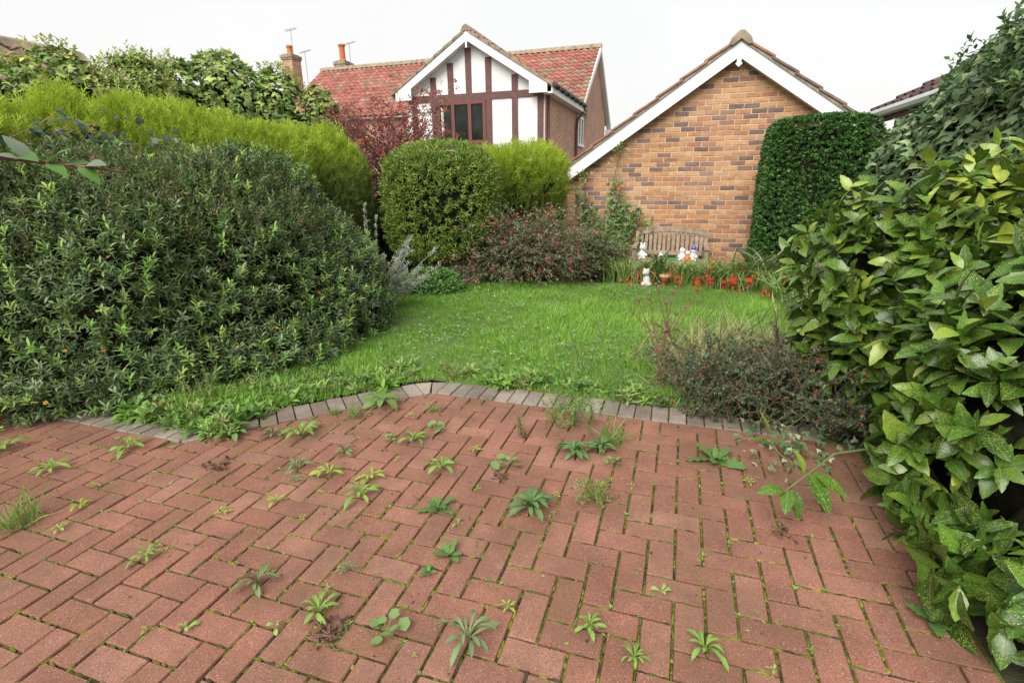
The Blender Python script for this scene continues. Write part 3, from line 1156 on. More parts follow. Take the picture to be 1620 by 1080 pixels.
mk('roof_deck', *join([slope_board(-1, 0, 3.04, -.03, .06, OV + .10, GV0 + 5.1), slope_board(1, 0, 2.9, -.03, .06, OV + .10, GV0 + 5.1)]), M_cement, gar)
TT = [((0.36, 0.17, 0.11), 3), ((0.30, 0.19, 0.13), 2), ((0.22, 0.16, 0.11), 2)]
for sd, n_, in ((-1, 9), (1, 5)):
    for k in range(n_):
        a_, b_ = .10 + k * .335, .10 + (k + 1) * .335 + .05
        s_ = sd
        f = lambda du: 3.25 - GS * du
        V, F = prism([(GA + s_ * a_, f(a_) + .062), (GA + s_ * b_, f(b_) + .095), (GA + s_ * b_, f(b_) + .062), (GA + s_ * a_, f(a_) + .03)], OV - .045, OV + .9, 'v')
        mk('roof_tile', V, F, M_tile, gar, tint=jit(pick(TT, 1), .15)[0])
rt = []
for k in range(12):
    v0 = OV - .05 + k * .44
    mk('ridge_tile', *prism([(GA - .17, 3.19), (GA - .13, 3.285), (GA - .03, 3.375), (GA + .03, 3.375), (GA + .13, 3.285), (GA + .17, 3.19), (GA + .1, 3.19), (GA, 3.27), (GA - .1, 3.19)], v0, v0 + .43, 'v'), M_lichen, gar)

# ---- half-timbered house behind
HV = 17.5
HA, HZ, HS = -7.03, 5.84, 0.615
hb = -0.45
hou = thing('tudor_house', 'half-timbered house with red pantile roof and brown three-light window', 'house', W(-7.0, 17.5, hb + .1), YAW)


def hl_(u, off=0.0):
    return HZ - HS * abs(u - HA) - off


mk('gable_wall', *prism([(-9.45, hb), (-4.52, hb), (-4.52, hl_(-4.52, .2)), (HA, hl_(HA, .2)), (-9.45, hl_(-9.45, .2))], HV + .03, HV + .25, 'v'), M_render, hou)
mk('brick_wall', *prism([(HV + .04, hb), (30.7, hb), (30.7, 4.35), (27.2, 6.95), (23.4, 4.2), (HV + .04, 4.05)], -4.78, -4.5, 'u'), M_farbrick, hou)
mk('rear_wall', *gbox(-19.8, -4.79, 23.2, 23.45, hb, 4.2), M_farbrick, hou)


def timber(u0, u1, z0, z1):
    V, F = gbox(u0, u1, HV - .012, HV + .034, z0, z1)
    mk('timber', V, F, M_timber, hou)


bz0, bz1 = 3.87, 4.08
timber(-9.35, -4.54, bz0, bz1)
for u in (-9.18, -8.42, -6.42, -5.52, -4.65):
    timber(u - .1, u + .1, hb, bz0 - .002)
for u in (-8.42, -7.77, -7.12, -6.42, -5.52):
    z1 = min(hl_(u - .1, .3), hl_(u + .1, .3))
    timber(u - .1, u + .1, bz1 + .002, z1)
timber(-8.32, -6.52, 2.35, 2.5)
# window
win = mk('window', *join([gbox(-8.31, -6.53, HV - .03, HV + .05, 3.75, 3.866), gbox(-8.31, -6.53, HV - .03, HV + .05, 2.505, 2.62), gbox(-8.31, -8.2, HV - .03, HV + .05, 2.622, 3.748), gbox(-6.64, -6.53, HV - .03, HV + .05, 2.622, 3.748), gbox(-7.78, -7.66, HV - .03, HV + .05, 2.622, 3.748), gbox(-7.17, -7.05, HV - .03, HV + .05, 2.622, 3.748)]), M_frame, hou)
for u0, u1 in ((-8.198, -7.782), (-7.658, -7.172), (-7.048, -6.642)):
    mk('pane', *gbox(u0, u1, HV + .012, HV + .027, 2.624, 3.746), M_glass, win)
mk('curtain', *join([gbox(-8.17 + i * .03, -8.15 + i * .03, HV + .004 + .003 * (i % 2), HV + .010, 2.8 + .02 * i, 3.7 - .04 * i) for i in range(3)]), M_render, win)


def hboard(sd, u_in, u_out, t, b, v0, v1):
    f = lambda du: HZ - HS * du
    return prism([(HA + sd * u_in, f(u_in) - t), (HA + sd * u_out, f(u_out) - t), (HA + sd * u_out, f(u_out) - b), (HA + sd * u_in, f(u_in) - b)], v0, v1, 'v')


HO = HV - .3
mk('bargeboard', *join([hboard(1, 0, 2.66, 0, .27, HO, HO + .05), prism([(-4.95, 4.45), (-4.36, 4.2), (-4.36, 3.93), (-4.95, 3.93)], HO - .006, HO + .046, 'v')]), M_white, hou)
mk('bargeboard', *join([hboard(-1, 0, 2.66, 0, .27, HO - .004, HO + .046), prism([(-9.11, 4.45), (-9.7, 4.2), (-9.7, 3.93), (-9.11, 3.93)], HO - .010, HO + .042, 'v')]), M_white, hou)
mk('finial', *gbox(HA - .03, HA + .03, HO - .03, HO - .008, 5.36, 5.6), M_white, hou)
mk('soffit', *join([hboard(1, .02, 2.6, .2, .25, HO + .05, HV + .03), hboard(-1, .02, 2.6, .2, .25, HO + .05, HV + .03), gbox(-4.5, -4.2, HO + .06, 23.1, 3.9, 3.95)]), M_white, hou)
mk('fascia', *gbox(-4.24, -4.2, HO + .05, 23.0, 3.95, 4.12), M_white, hou)
gt = tube(W(np.full(8, -4.13), np.linspace(HO + .02, 22.9, 8), np.full(8, 4.15)), .07, 8)
mk('gutter', *gt, M_gutter, hou)
for i in range(7):
    mk('gutter_bracket', *gbox(-4.2, -4.05, 17.7 + i * .8, 17.76 + i * .8, 4.05, 4.16), M_gutter, hou)
mk('downpipe', *tube(w3([(-4.2, 22.75, 4.1), (-4.22, 22.7, 3.9), (-4.4, 22.4, 3.6), (-4.42, 22.4, 3.4), (-4.42, 22.4, hb)]), .06, 8), M_timber, hou)
mk('downpipe', *tube(w3([(-4.44, 17.75, 3.95), (-4.44, 17.75, hb)]), .045, 8), M_timber, hou)
sw = mk('window', *join([gbox(-4.52, -4.44, 22.75, 24.05, 3.72, 3.82), gbox(-4.52, -4.40, 22.7, 24.1, 2.62, 2.72), gbox(-4.52, -4.44, 22.75, 22.87, 2.722, 3.718), gbox(-4.52, -4.44, 23.93, 24.05, 2.722, 3.718), gbox(-4.52, -4.44, 23.34, 23.44, 2.722, 3.718)]), M_white, hou)
for v0, v1 in ((22.872, 23.338), (23.442, 23.928)):
    mk('pane', *gbox(-4.5, -4.47, v0, v1, 2.724, 3.716), plain('side_glass', (.05, .065, .08), .08, .3, 3, .5), sw)

# pantile roofs
def t_tile(w=.3, l=.40, amp=.035):
    V, F = [], []
    xs = np.linspace(-w / 2, w / 2 + .012, 9)
    for x_ in xs:
        zz = amp * math.cos((x_ / w) * 2 * math.pi)
        V += [[x_, 0, zz + .045], [x_, l, zz + .006], [x_, .0, zz + .012]]
    for i in range(8):
        a_ = i * 3
        F += [[a_, a_ + 3, a_ + 4, a_ + 1], [a_ + 2, a_ + 5, a_ + 3, a_]]
    return np.array(V, float), [np.array(F)]


TV, TFc = t_tile()
ROOFC = [((0.33, 0.125, 0.095), 4), ((0.37, 0.155, 0.12), 3), ((0.27, 0.11, 0.085), 2), ((0.34, 0.20, 0.15), 1.6), ((0.26, 0.19, 0.13), 1.0)]
TMESH = [mesh_data('roof_tile', TV, TFc, M_tile, tint=jit(pick(ROOFC, 1), .12)[0], smooth=False) for i in range(8)]


def tile_field(origin, along, upslope, ncol, nrow, gauge=.34, wid=.3, skip=None):
    o, a_, s_ = [np.asarray(x_, float) for x_ in (origin, along, upslope)]
    a_ = nrm(a_); s_ = nrm(s_)
    nn = np.cross(a_, s_)
    out = []
    for r_ in range(nrow):
        for c_ in range(ncol):
            p = o + a_ * (c_ + .5) * wid + s_ * r_ * gauge
            if skip is not None and skip(p):
                continue
            Mx = Matrix(((a_[0], s_[0], nn[0], p[0]), (a_[1], s_[1], nn[1], p[1]), (a_[2], s_[2], nn[2], p[2]), (0, 0, 0, 1)))
            out.append((p, Mx))
    return out


MZ, MSL, MV = 4.22, 0.70, 22.95                             # main roof: eave height, slope, eave v
RZ = 7.2
main_run = (RZ - MZ) / MSL


def main_z(v):
    return MZ + MSL * (v - MV)


def wing_z(u):
    return HZ + .06 - HS * abs(u - HA)


def uvz(p):
    q = to_uv(p); return q[0], q[1], p[2]


def skip_main(p):
    u, v, z_ = uvz(p)
    return (-9.75 < u < -4.3) and (wing_z(u) > z_ + .12) and v < 26


def skip_wing(p):
    u, v, z_ = uvz(p)
    return main_z(v) > z_ + .15 and v > MV


nr = int(math.hypot(main_run, RZ - MZ) / .34) + 1
f_main = tile_field(W(-19.9, MV, MZ), UX, VX + ZX * MSL, 52, nr, skip=skip_main)
wl = math.hypot(2.85, 2.85 * HS)
f_wr = tile_field(W(HA + 2.85, HO - .02, HZ + .06 - HS * 2.85), VX, -UX + ZX * HS, 27, int(wl / .34) + 1, skip=skip_wing)
f_wl = tile_field(W(HA - 2.85, HO - .02 + 27 * .3, HZ + .06 - HS * 2.85), -VX, UX + ZX * HS, 27, int(wl / .34) + 1, skip=skip_wing)
tl = []
for p, Mx in f_main + f_wr:
    x_, y_, z_ = proj(p)
    hidden = (x_ > 955) or (640 < x_ < 790 and y_ > 60)
    tl.append((z_ + (100 if hidden or x_ < 500 or (x_ < 640 and y_ > 190) else 0), p, Mx))
tl.sort(key=lambda q: q[0])
rt = []
for k, (zz, p, Mx) in enumerate(tl):
    if k < 300:
        put('roof_tile', TMESH[rng.integers(8)], Mx, hou)
    else:
        A = np.array(Mx)
        rt.append((TV @ A[:3, :3].T + A[:3, 3], TFc, jit(pick(ROOFC, 1), .12)[0]))
for p, Mx in f_wl:
    A = np.array(Mx)
    rt.append((TV @ A[:3, :3].T + A[:3, 3], TFc, jit(pick(ROOFC, 1), .12)[0]))
V, F, T_ = join(rt)
mk('roof_tiles_beyond', V, F, M_tile, hou, tint=T_, kind='stuff')
# roof decks just under the tiles, rear slope
mk('roof_deck', *join([prism([(MV, MZ - .06), (MV + main_run, RZ - .06), (MV + 2 * main_run, MZ - .06), (MV + 2 * main_run, MZ - .12), (MV + main_run, RZ - .12), (MV, MZ - .12)], -19.9, -4.34, 'u'),
                       hboard(1, 0, 2.82, -.005, .05, HO + .06, 25.0), hboard(-1, 0, 2.82, -.005, .05, HO + .06, 25.0)]), M_cement, hou)
for k in range(34):
    u0 = -19.9 + k * .46
    v0 = MV + main_run
    mk('ridge_tile', *prism([(v0 - .17, RZ - .05), (v0 - .1, RZ + .09), (v0, RZ + .14), (v0 + .1, RZ + .09), (v0 + .17, RZ - .05)], u0, u0 + .45, 'u'), M_lichen, hou)
for k in range(17):
    v0 = HO - .03 + k * .46
    mk('ridge_tile', *prism([(HA - .18, HZ), (HA - .1, HZ + .14), (HA, HZ + .19), (HA + .1, HZ + .14), (HA + .18, HZ)], v0, v0 + .45, 'v'), M_lichen, hou)
for k in range(8):
    for sd in (-1, 1):
        a_, b_ = .08 + k * .34, .08 + (k + 1) * .34 + .04
        f = lambda du: HZ - HS * du
        mk('verge_tile', *prism([(HA + sd * a_, f(a_) + .07), (HA + sd * b_, f(b_) + .10), (HA + sd * b_, f(b_) - .0), (HA + sd * a_, f(a_) - .0)], HO - .04, HO + .2, 'v'), M_lichen, hou)
# white verge of the main gable end
vz = MV + main_run
mk('bargeboard', *prism([(MV - .1, MZ - .1), (vz, RZ + .02), (vz + main_run + .1, MZ - .1), (vz + main_run + .1, MZ - .36), (vz, RZ - .26), (MV - .1, MZ - .34)], -4.34, -4.27, 'u'), M_white, hou)
mk('soffit', *prism([(vz, RZ - .26), (vz + main_run + .1, MZ - .36), (vz + main_run + .1, MZ - .40), (vz, RZ - .30)], -4.5, -4.34, 'u'), M_white, hou)
mk('soffit_box', *gbox(-4.5, -4.26, vz + main_run - .5, vz + main_run + .2, MZ - .75, MZ - .36), M_white, hou)


def chimney(par, u0, u1, v, z0, z1, pots, mat):
    s_ = mk('chimney', *join([gbox(u0 + .06, u1 - .06, v, v + .75, z0, z1 - .3)]), mat, par)
    mk('corbel', *join([gbox(u0 + .02, u1 - .02, v - .04, v + .79, z1 - .298, z1 - .2), gbox(u0, u1, v - .07, v + .82, z1 - .198, z1 - .06), gbox(u0 + .1, u1 - .1, v + .03, v + .72, z1 - .058, z1)]), M_lichen, s_)
    for pu, pr, ph in pots:
        c_ = W(pu, v + .35, z1)
        mk('chimney_pot', *lathe(c_, [(pr * 1.1, -.02), (pr * 1.1, .06), (pr * .9, .1), (pr * .86, ph - .1), (pr * 1.1, ph - .09), (pr * 1.1, ph), (pr * .8, ph), (pr * .7, ph - .08)], 12), M_pot, s_)
    return s_


def aerial(par, u, v, z0, z1, tilt=0.0):
    pts = w3([(u, v, z0), (u, v, z1)])
    parts = [tube(pts, .018, 5), tube(w3([(u - .35, v, z1 - .08), (u + .4, v, z1 - .02 + tilt)]), .014, 5)]
    for k in range(6):
        uu_ = u - .3 + k * .13
        parts.append(tube(w3([(uu_, v - .12, z1 - .07 + k * .008 + tilt * k * .1), (uu_, v + .12, z1 + .06 + k * .008 + tilt * k * .1)]), .009, 4))
    mk('aerial', *join(parts), M_metal, par)


chimney(hou, -19.75, -18.95, 28.2, 6.3, 7.87, [(-19.35, .19, .86)], M_farbrick)
aerial(hou, -18.85, 28.55, 7.3, 8.75, .06)

h2 = thing('brick_house', 'far brick house with a single chimney and television aerials behind the ivy', 'house', W(-23, 30, hb), YAW)
mk('wall', *gbox(-28, -20.4, 26.0, 33.0, hb, 4.3), M_farbrick, h2)
mk('roof', *prism([(25.6, 4.2), (29.5, 6.75), (33.4, 4.2), (33.4, 4.1), (25.6, 4.1)], -28.2, -20.2, 'u'), M_lichen, h2)
chimney(h2, -22.62, -21.8, 27.3, 4.9, 8.25, [(-22.2, .17, .46)], M_farbrick)
aerial(h2, -21.95, 27.6, 7.4, 9.5)
aerial(h2, -21.4, 27.9, 6.0, 8.4, .05)

# ---- neighbour's old roof at the far left
h3 = thing('cottage', 'neighbouring cottage with a weathered brown tiled roof above the hedge', 'house', W(-12.0, 5.6, hb), YAW)
mk('wall', *gbox(-14.2, -9.3, 3.0, 8.4, hb, 2.05), M_farbrick, h3)
BR = [((0.20, 0.13, 0.095), 3), ((0.15, 0.11, 0.08), 2), ((0.24, 0.17, 0.13), 1), ((0.17, 0.16, 0.09), 1)]
rz3, ru3, V3E = 3.78, -11.4, 8.2
mk('roof_deck', *prism([(-8.9, 2.1), (ru3, rz3 - .1), (-14.6, 2.1), (-14.6, 2.0), (-8.9, 2.0)], 2.6, V3E, 'v'), M_lichen, h3)
sl3 = (rz3 - .1 - 2.1) / (-8.9 - ru3)
tp = []
cnt = 0
for p, Mx in tile_field(W(-8.9, 2.6, 2.12), VX, -UX + ZX * sl3, 18, 9):
    x_, y_, z_ = proj(p)
    if -40 < x_ < 160 and y_ < 130 and cnt < 300:
        if cnt == 0:
            BM = [mesh_data('roof_tile', TV, TFc, M_tile, tint=jit(pick(BR, 1), .2)[0]) for i in range(6)]
        put('roof_tile', BM[rng.integers(6)], Mx, h3)
        cnt += 1
    else:
        A = np.array(Mx)
        tp.append((TV @ A[:3, :3].T + A[:3, 3], TFc, jit(pick(BR, 1), .2)[0]))
V, F, T_ = join(tp)
mk('roof_tiles_beyond', V, F, M_tile, h3, tint=T_, kind='stuff')
for k in range(12):
    v0 = 2.6 + k * .46
    mk('ridge_tile', *prism([(ru3 - .18, rz3 - .16), (ru3 - .1, rz3 - .02), (ru3, rz3 + .03), (ru3 + .1, rz3 - .02), (ru3 + .18, rz3 - .16)], v0, v0 + .45, 'v'), M_lichen, h3)

# ---- low outbuilding on the right, swallowed by ivy
h4 = thing('outbuilding', 'low outbuilding with dark pantile roof and pale gutter beside the clipped hedge', 'outbuilding', W(4.0, 8.0, hb), YAW)
mk('wall', *gbox(2.9, 6.0, 4.6, 9.7, hb, 2.15), M_farbrick, h4)
mk('roof_deck', *prism([(2.62, 2.2), (5.6, 3.75), (5.6, 3.65), (2.62, 2.1)], 4.5, 9.85, 'v'), M_cement, h4)
DK = [((0.085, 0.05, 0.05), 3), ((0.11, 0.07, 0.065), 2), ((0.06, 0.045, 0.045), 2)]
DM = [mesh_data('roof_tile', TV, TFc, M_tile, tint=jit(pick(DK, 1), .2)[0]) for i in range(5)]
for p, Mx in tile_field(W(2.6, 9.85, 2.24), -VX, UX + ZX * .52, 17, 9):
    put('roof_tile', DM[rng.integers(5)], Mx, h4)
mk('gutter', *tube(W(np.full(8, 2.54), np.linspace(9.86, 4.6, 8), np.full(8, 2.2)), .06, 8), M_gutter_w, h4)
mk('fascia', *gbox(2.60, 2.63, 4.6, 9.84, 2.08, 2.19), M_timber, h4)

# ================================================================== BENCH AND ORNAMENTS
BVv = 8.72
bz = float(gz(BVv))
bu0, bu1 = -.72, .42
ben = thing('garden_bench', 'weathered wooden garden bench with arched slatted back against the brick wall', 'bench', W((bu0 + bu1) / 2, BVv, bz), YAW)
sz_ = bz + .42
for u in (bu0, bu1 - .055):
    mk('leg', *prism([(BVv + .22, bz), (BVv + .275, bz), (BVv + .33, sz_ + .42), (BVv + .28, sz_ + .42)], u, u + .055, 'u'), M_wood, ben)
    mk('leg', *gbox(u, u + .055, BVv - .27, BVv - .215, bz, sz_ + .2), M_wood, ben)
    mk('armrest', *gbox(u - .008, u + .063, BVv - .29, BVv + .27, sz_ + .202, sz_ + .235), M_wood, ben)
    mk('side_rail', *gbox(u + .01, u + .045, BVv - .21, BVv + .21, sz_ - .1, sz_ - .03), M_wood, ben)
n_ = 14
us = np.linspace(bu0 + .03, bu1 - .03, n_)
arch = lambda u: .07 * (1 - ((u - (bu0 + bu1) / 2) / ((bu1 - bu0) / 2)) ** 2)
top = [(u, sz_ + .37 + arch(u) + .065) for u in us] + [(u, sz_ + .37 + arch(u) - .02) for u in us[::-1]]
mk('top_rail', *prism(top, BVv + .272, BVv + .318, 'v'), M_wood, ben)
mk('lower_rail', *gbox(bu0 + .056, bu1 - .056, BVv + .232, BVv + .268, sz_ + .05, sz_ + .11), M_wood, ben)
for k in range(14):
    u = bu0 + .10 + k * (bu1 - bu0 - .2) / 13
    mk('back_slat', *prism([(BVv + .242, sz_ + .109), (BVv + .262, sz_ + .109), (BVv + .305, sz_ + .36 + arch(u)), (BVv + .285, sz_ + .36 + arch(u))], u - .024, u + .024, 'u'), M_wood, ben)
for k in range(5):
    v0 = BVv - .26 + k * .095
    mk('seat_slat', *gbox(bu0 + .002, bu1 - .002, v0, v0 + .08, sz_ - .028, sz_), M_wood, ben)
mk('front_rail', *gbox(bu0 + .056, bu1 - .056, BVv - .262, BVv - .225, sz_ - .1, sz_ - .03), M_wood, ben)


def seated(name, label, u, v, h_, body, hat, group=None, arms=None):
    c_ = W(u, v, sz_)
    t_ = thing(name, label, 'ornament', c_, YAW, group)
    k = h_ / .2
    mk('body', *join([lathe(c_, [(.045 * k, 0), (.055 * k, .03 * k), (.045 * k, .09 * k), (.025 * k, .118 * k)], 12), ball(W(u - .045 * k, v - .03 * k, sz_ + .06 * k), .022 * k), ball(W(u + .045 * k, v - .03 * k, sz_ + .06 * k), .022 * k), ball(W(u - .03 * k, v - .06 * k, sz_ + .018 * k), .02 * k), ball(W(u + .03 * k, v - .06 * k, sz_ + .018 * k), .02 * k)]), body, t_, smooth=True)
    hd = mk('head', *ball(W(u, v, sz_ + .15 * k), .042 * k, 12, 8), M_china, t_, smooth=True)
    for du in (-.014, .014):
        mk('eye', *ball(W(u + du * k, v - .038 * k, sz_ + .158 * k), .006 * k, 6, 4), M_black, hd)
    if hat == 'ears':
        for du in (-.02, .02):
            mk('ear', *ball(W(u + du * k, v, sz_ + .205 * k), .03 * k, 8, 6, (.45, .35, 1.0)) if False else ball(W(u + du * k, v, sz_ + .2 * k), .014 * k, 8, 6), M_china, t_, smooth=True)
    elif hat is not None:
        mk('hat', *lathe(W(u, v, sz_ + .165 * k), [(.044 * k, 0), (.036 * k, .025 * k), (.016 * k, .06 * k), (.004 * k, .075 * k)], 10), hat, t_, smooth=True)
    return t_


seated('rabbit_ornament', 'white seated rabbit ornament with round ears at the climber end of the bench', -.58, BVv - .02, .25, M_china, 'ears')
t_ = seated('figure_ornament', 'small white seated figure without a hat on the bench', .04, BVv - .02, .21, M_china, None)
t_ = seated('figure_ornament', 'small orange-bodied seated figure between two white ones on the bench', .125, BVv - .08, .17, M_orange, None)
t_ = seated('figure_ornament', 'small white seated figure with a pointed purple hat on the bench', .21, BVv - .02, .22, M_china, M_purple)
# black and white ball
c_ = W(-.27, BVv - .02, sz_ + .062)
bo = thing('ball_ornament', 'black and white patched ball standing on the bench seat', 'ball', W(-.27, BVv - .02, sz_), YAW)
mk('ball', *ball(c_, .062, 20, 14), M_china, bo, smooth=True)
ph = (1 + 5 ** .5) / 2
for d_ in [(0, s1, s2 * ph) for s1 in (-1, 1) for s2 in (-1, 1)] + [(s1, s2 * ph, 0) for s1 in (-1, 1) for s2 in (-1, 1)] + [(s2 * ph, 0, s1) for s1 in (-1, 1) for s2 in (-1, 1)]:
    d_ = nrm(np.array(d_, float))
    e1 = nrm(np.cross(d_, [.3, .5, .8])); e2 = np.cross(d_, e1)
    ring = [c_ + (d_ * .93 + .36 * (math.cos(k * 1.2566) * e1 + math.sin(k * 1.2566) * e2)) * .063 for k in range(5)]
    V = np.array(ring + [c_ + d_ * .0645] + [c_ + d_ * .05])
    mk('patch', V, np.array([[k, (k + 1) % 5, 5] for k in range(5)]), M_black, bo)
cu_ = mk('cushion_mat', *join([gbox(-.19, .0, BVv - .12, BVv + .1, sz_ + .001, sz_ + .022)]), M_greenp, loc=W(-.1, BVv, sz_))
tag(cu_, 'small flat green mat lying on the bench seat between the ornaments', 'mat')

# stone figures at the edge of the lawn
ou, ov = -.42, 7.55
oz = float(gz(ov))
c_ = W(ou, ov, oz)
so = thing('stone_figure', 'pale stone animal figure with a round head at the lawn edge', 'ornament', c_, YAW)
mk('body', *join([lathe(c_, [(.05, -.02), (.06, .03), (.052, .1), (.032, .155), (.024, .17)], 12), ball(W(ou - .04, ov - .05, oz + .04), .035), ball(W(ou + .04, ov - .05, oz + .04), .035)]), M_stone, so, smooth=True)
mk('head', *join([ball(W(ou - .012, ov - .016, oz + .205), .05, 12, 8), ball(W(ou - .04, ov - .04, oz + .197), .024, 8, 6), ball(W(ou + .02, ov, oz + .245), .016, 8, 6), ball(W(ou - .04, ov, oz + .245), .016, 8, 6)]), M_stone, so, smooth=True)
pu_, pv_ = -.17, 7.68
pz = float(gz(pv_))
po = thing('clay_pot', 'small buff clay pot tucked into the flower bed beside the stone figure', 'pot', W(pu_, pv_, pz), YAW)
mk('pot', *lathe(W(pu_, pv_, pz), [(.05, -.01), (.075, .12), (.085, .125), (.085, .155), (.07, .155), (.06, .1)], 14), plain('buff_clay', (.45, .27, .16), .9, .2, 14, .2), po, smooth=True)

# ================================================================== SHRUBS, HEDGES, TREES
L2, L2n, L6, L6n, IVY, FROND, STRAP = t_leaf2(.5), t_leaf2(.28), t_leaf6(.42), t_leaf6(.26, .05, .22), t_ivy(), t_frond(), t_strap()


def flower_geo(c, n_, r, petals=5, cup=.35):
    n_ = nrm(np.asarray(n_, float))
    e1 = nrm(np.cross(n_, [.31, .52, .79])); e2 = np.cross(n_, e1)
    V, F = [], []
    for k in range(petals):
        a_ = 2 * math.pi * k / petals
        for da, rr, hh_ in ((0, .1, 0), (-.42, .75, cup * .6), (0, 1.0, cup), (.42, .75, cup * .6)):
            V.append(c + r * (rr * (math.cos(a_ + da) * e1 + math.sin(a_ + da) * e2) + hh_ * n_))
        b_ = k * 4
        F.append([b_, b_ + 3, b_ + 2, b_ + 1])
    return np.array(V), [np.array(F)]


# ---- the big evergreen mound on the left
E_big = [(-4.35, 3.7, .45, 1.2, 1.0, 1.12), (-3.15, 3.85, .5, 1.2, 1.0, 1.12), (-2.4, 4.5, .5, .92, 1.1, 1.12), (-1.8, 5.0, .25, .58, .95, .78), (-3.9, 3.4, .12, 1.1, .72, .55), (-2.95, 3.38, .12, .95, .62, .5), (-2.1, 4.0, .1, .7, .7, .5)]
big = thing('evergreen_shrub', 'huge dark evergreen mound with small yellow flowers beside the patio', 'shrub', (-2.9, 4.2, 0))
DARK = [((.066, .118, .038), 5), ((.09, .155, .046), 4), ((.12, .185, .07), 2.6), ((.07, .09, .042), 1.4), ((.17, .27, .065), 2.4)]
p, nn = blob(E_big, 9500, .11, 5.0, 41, layer=.20)
V, F, T_ = foliage(p, nn, L6n, DARK, .043, .09, 10, 1.05, .75, .45, .38, tip=((.15, .23, .07), .45))
mk('foliage', V, F, M_glossleaf, big, tint=T_, smooth=True, kind='stuff')
hsel = rng.random(len(p)) < .09
LIGHT = [((.22, .40, .08), 3), ((.31, .46, .10), 2), ((.28, .38, .20), 1.4)]
p2, n2 = p[hsel] + nn[hsel] * .05, nn[hsel]
V, F, T_ = foliage(p2, n2, L6n, LIGHT, .05, .09, 11, .95, .6, .9, .25)
mk('young_shoots', V, F, M_leaf, big, tint=T_, smooth=True, kind='stuff')
# finer, browner twiggy growth along the crown
p3, n3 = blob(E_big, 4200, .1, 4.5, 41, layer=.05)
ok = p3[:, 2] > 1.0
V, F, T_ = foliage(p3[ok], n3[ok], L2n, [((.14, .21, .07), 3), ((.21, .23, .09), 2), ((.11, .145, .06), 2), ((.26, .20, .11), .8)], .038, .14, 12, .9, .5, .9, .4)
mk('fine_growth', V, F, M_leaf, big, tint=T_, kind='stuff')
mk('shade_core', *core_mesh(E_big, .80, amp=.06, seed=41), M_core, big)
fp, fn = blob(E_big, 60, .09, 4.5, 41, cull=.25)
for k in range(20):
    V, F = flower_geo(fp[k] + fn[k] * .07, fn[k] + [0, 0, .6], rng.uniform(.009, .016))
    mk('flower', V, F, M_petal, big, tint=(.75, .42, .03) if k % 3 else (.65, .20, .04))

# silver-leaved wispy shrub behind its end
sil = thing('silver_shrub', 'wispy silver-grey leaved shrub poking out behind the evergreen mound', 'shrub', (-1.55, 5.95, -.1))
bs, tps = [], []
for k in range(34):
    bs.append((-1.6 + rng.normal(0, .12), 5.95 + rng.normal(0, .1), .0))
    tps.append((-1.36 + rng.normal(.1, .2), 5.75 + rng.normal(0, .2), rng.uniform(.2, .8)))
tps[0] = (-1.62, 5.9, 1.12); tps[1] = (-1.5, 5.9, .98)
mk('stem', *stems(bs, tps, .006, .002), plain('silver_stem', (.42, .41, .36), .8, .1), sil, kind='stuff')
q = []
for b_, t0 in zip(bs, tps):
    s_ = rng.uniform(.25, 1, 20)[:, None]
    q.append(np.array(b_) + (np.array(t0) - np.array(b_)) * s_)
q = np.concatenate(q)
V, F, T_ = foliage(q, nrm(rng.normal(size=q.shape)), L2, [((.52, .55, .45), 3), ((.42, .46, .36), 2), ((.60, .62, .54), 1)], .03, .05, 7, 1.0, .6, .8, .4)
mk('foliage', V, F, M_softleaf, sil, tint=T_, kind='stuff')

# ---- golden conifer hedge along the left boundary
E_hedge = []
for v0 in np.arange(0.9, 6.6, .55):
    c_ = W(-4.78, v0, 0)
    E_hedge.append((c_[0], c_[1], .85, .62, .62, 1.18 + .03 * math.sin(v0 * 2.1)))
hed = thing('conifer_hedge', 'lime green golden conifer hedge running behind the evergreen mound', 'hedge', W(-4.78, 3.7, 0), YAW)
p, nn = blob(E_hedge, 16000, .11, 5.0, 51, layer=.09, cull=-.25, zmin=.5)
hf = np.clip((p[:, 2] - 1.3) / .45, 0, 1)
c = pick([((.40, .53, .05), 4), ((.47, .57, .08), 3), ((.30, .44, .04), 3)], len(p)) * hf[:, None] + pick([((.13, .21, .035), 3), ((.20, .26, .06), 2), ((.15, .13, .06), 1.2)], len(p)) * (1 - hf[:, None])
d = nrm(nn * .55 + [0, 0, .75] + rng.normal(0, .36, p.shape))
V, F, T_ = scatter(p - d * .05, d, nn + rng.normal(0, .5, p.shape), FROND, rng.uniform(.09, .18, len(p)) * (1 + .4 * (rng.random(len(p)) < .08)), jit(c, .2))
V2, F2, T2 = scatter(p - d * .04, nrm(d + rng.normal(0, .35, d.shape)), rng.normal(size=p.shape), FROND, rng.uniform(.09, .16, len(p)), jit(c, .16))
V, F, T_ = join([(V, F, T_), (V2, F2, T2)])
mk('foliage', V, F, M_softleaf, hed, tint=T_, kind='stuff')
mk('shade_core', *core_mesh(E_hedge, .88, amp=.03, seed=51), M_core, hed)
# dead brown twigs showing low on its near face
bs, tps = [], []
for k in range(90):
    v0, z0 = rng.uniform(1.7, 3.2), rng.uniform(1.3, 1.72)
    b_ = W(-4.3, v0, z0); t0 = b_ + W(rng.uniform(.05, .25), rng.normal(0, .12), rng.uniform(-.02, .2))
    bs.append(b_); tps.append(t0)
mk('dead_twigs', *stems(bs, tps, .005, .0015, n=4), plain('dead_twig', (.30, .20, .15), .95, .3, 15), hed, kind='stuff')
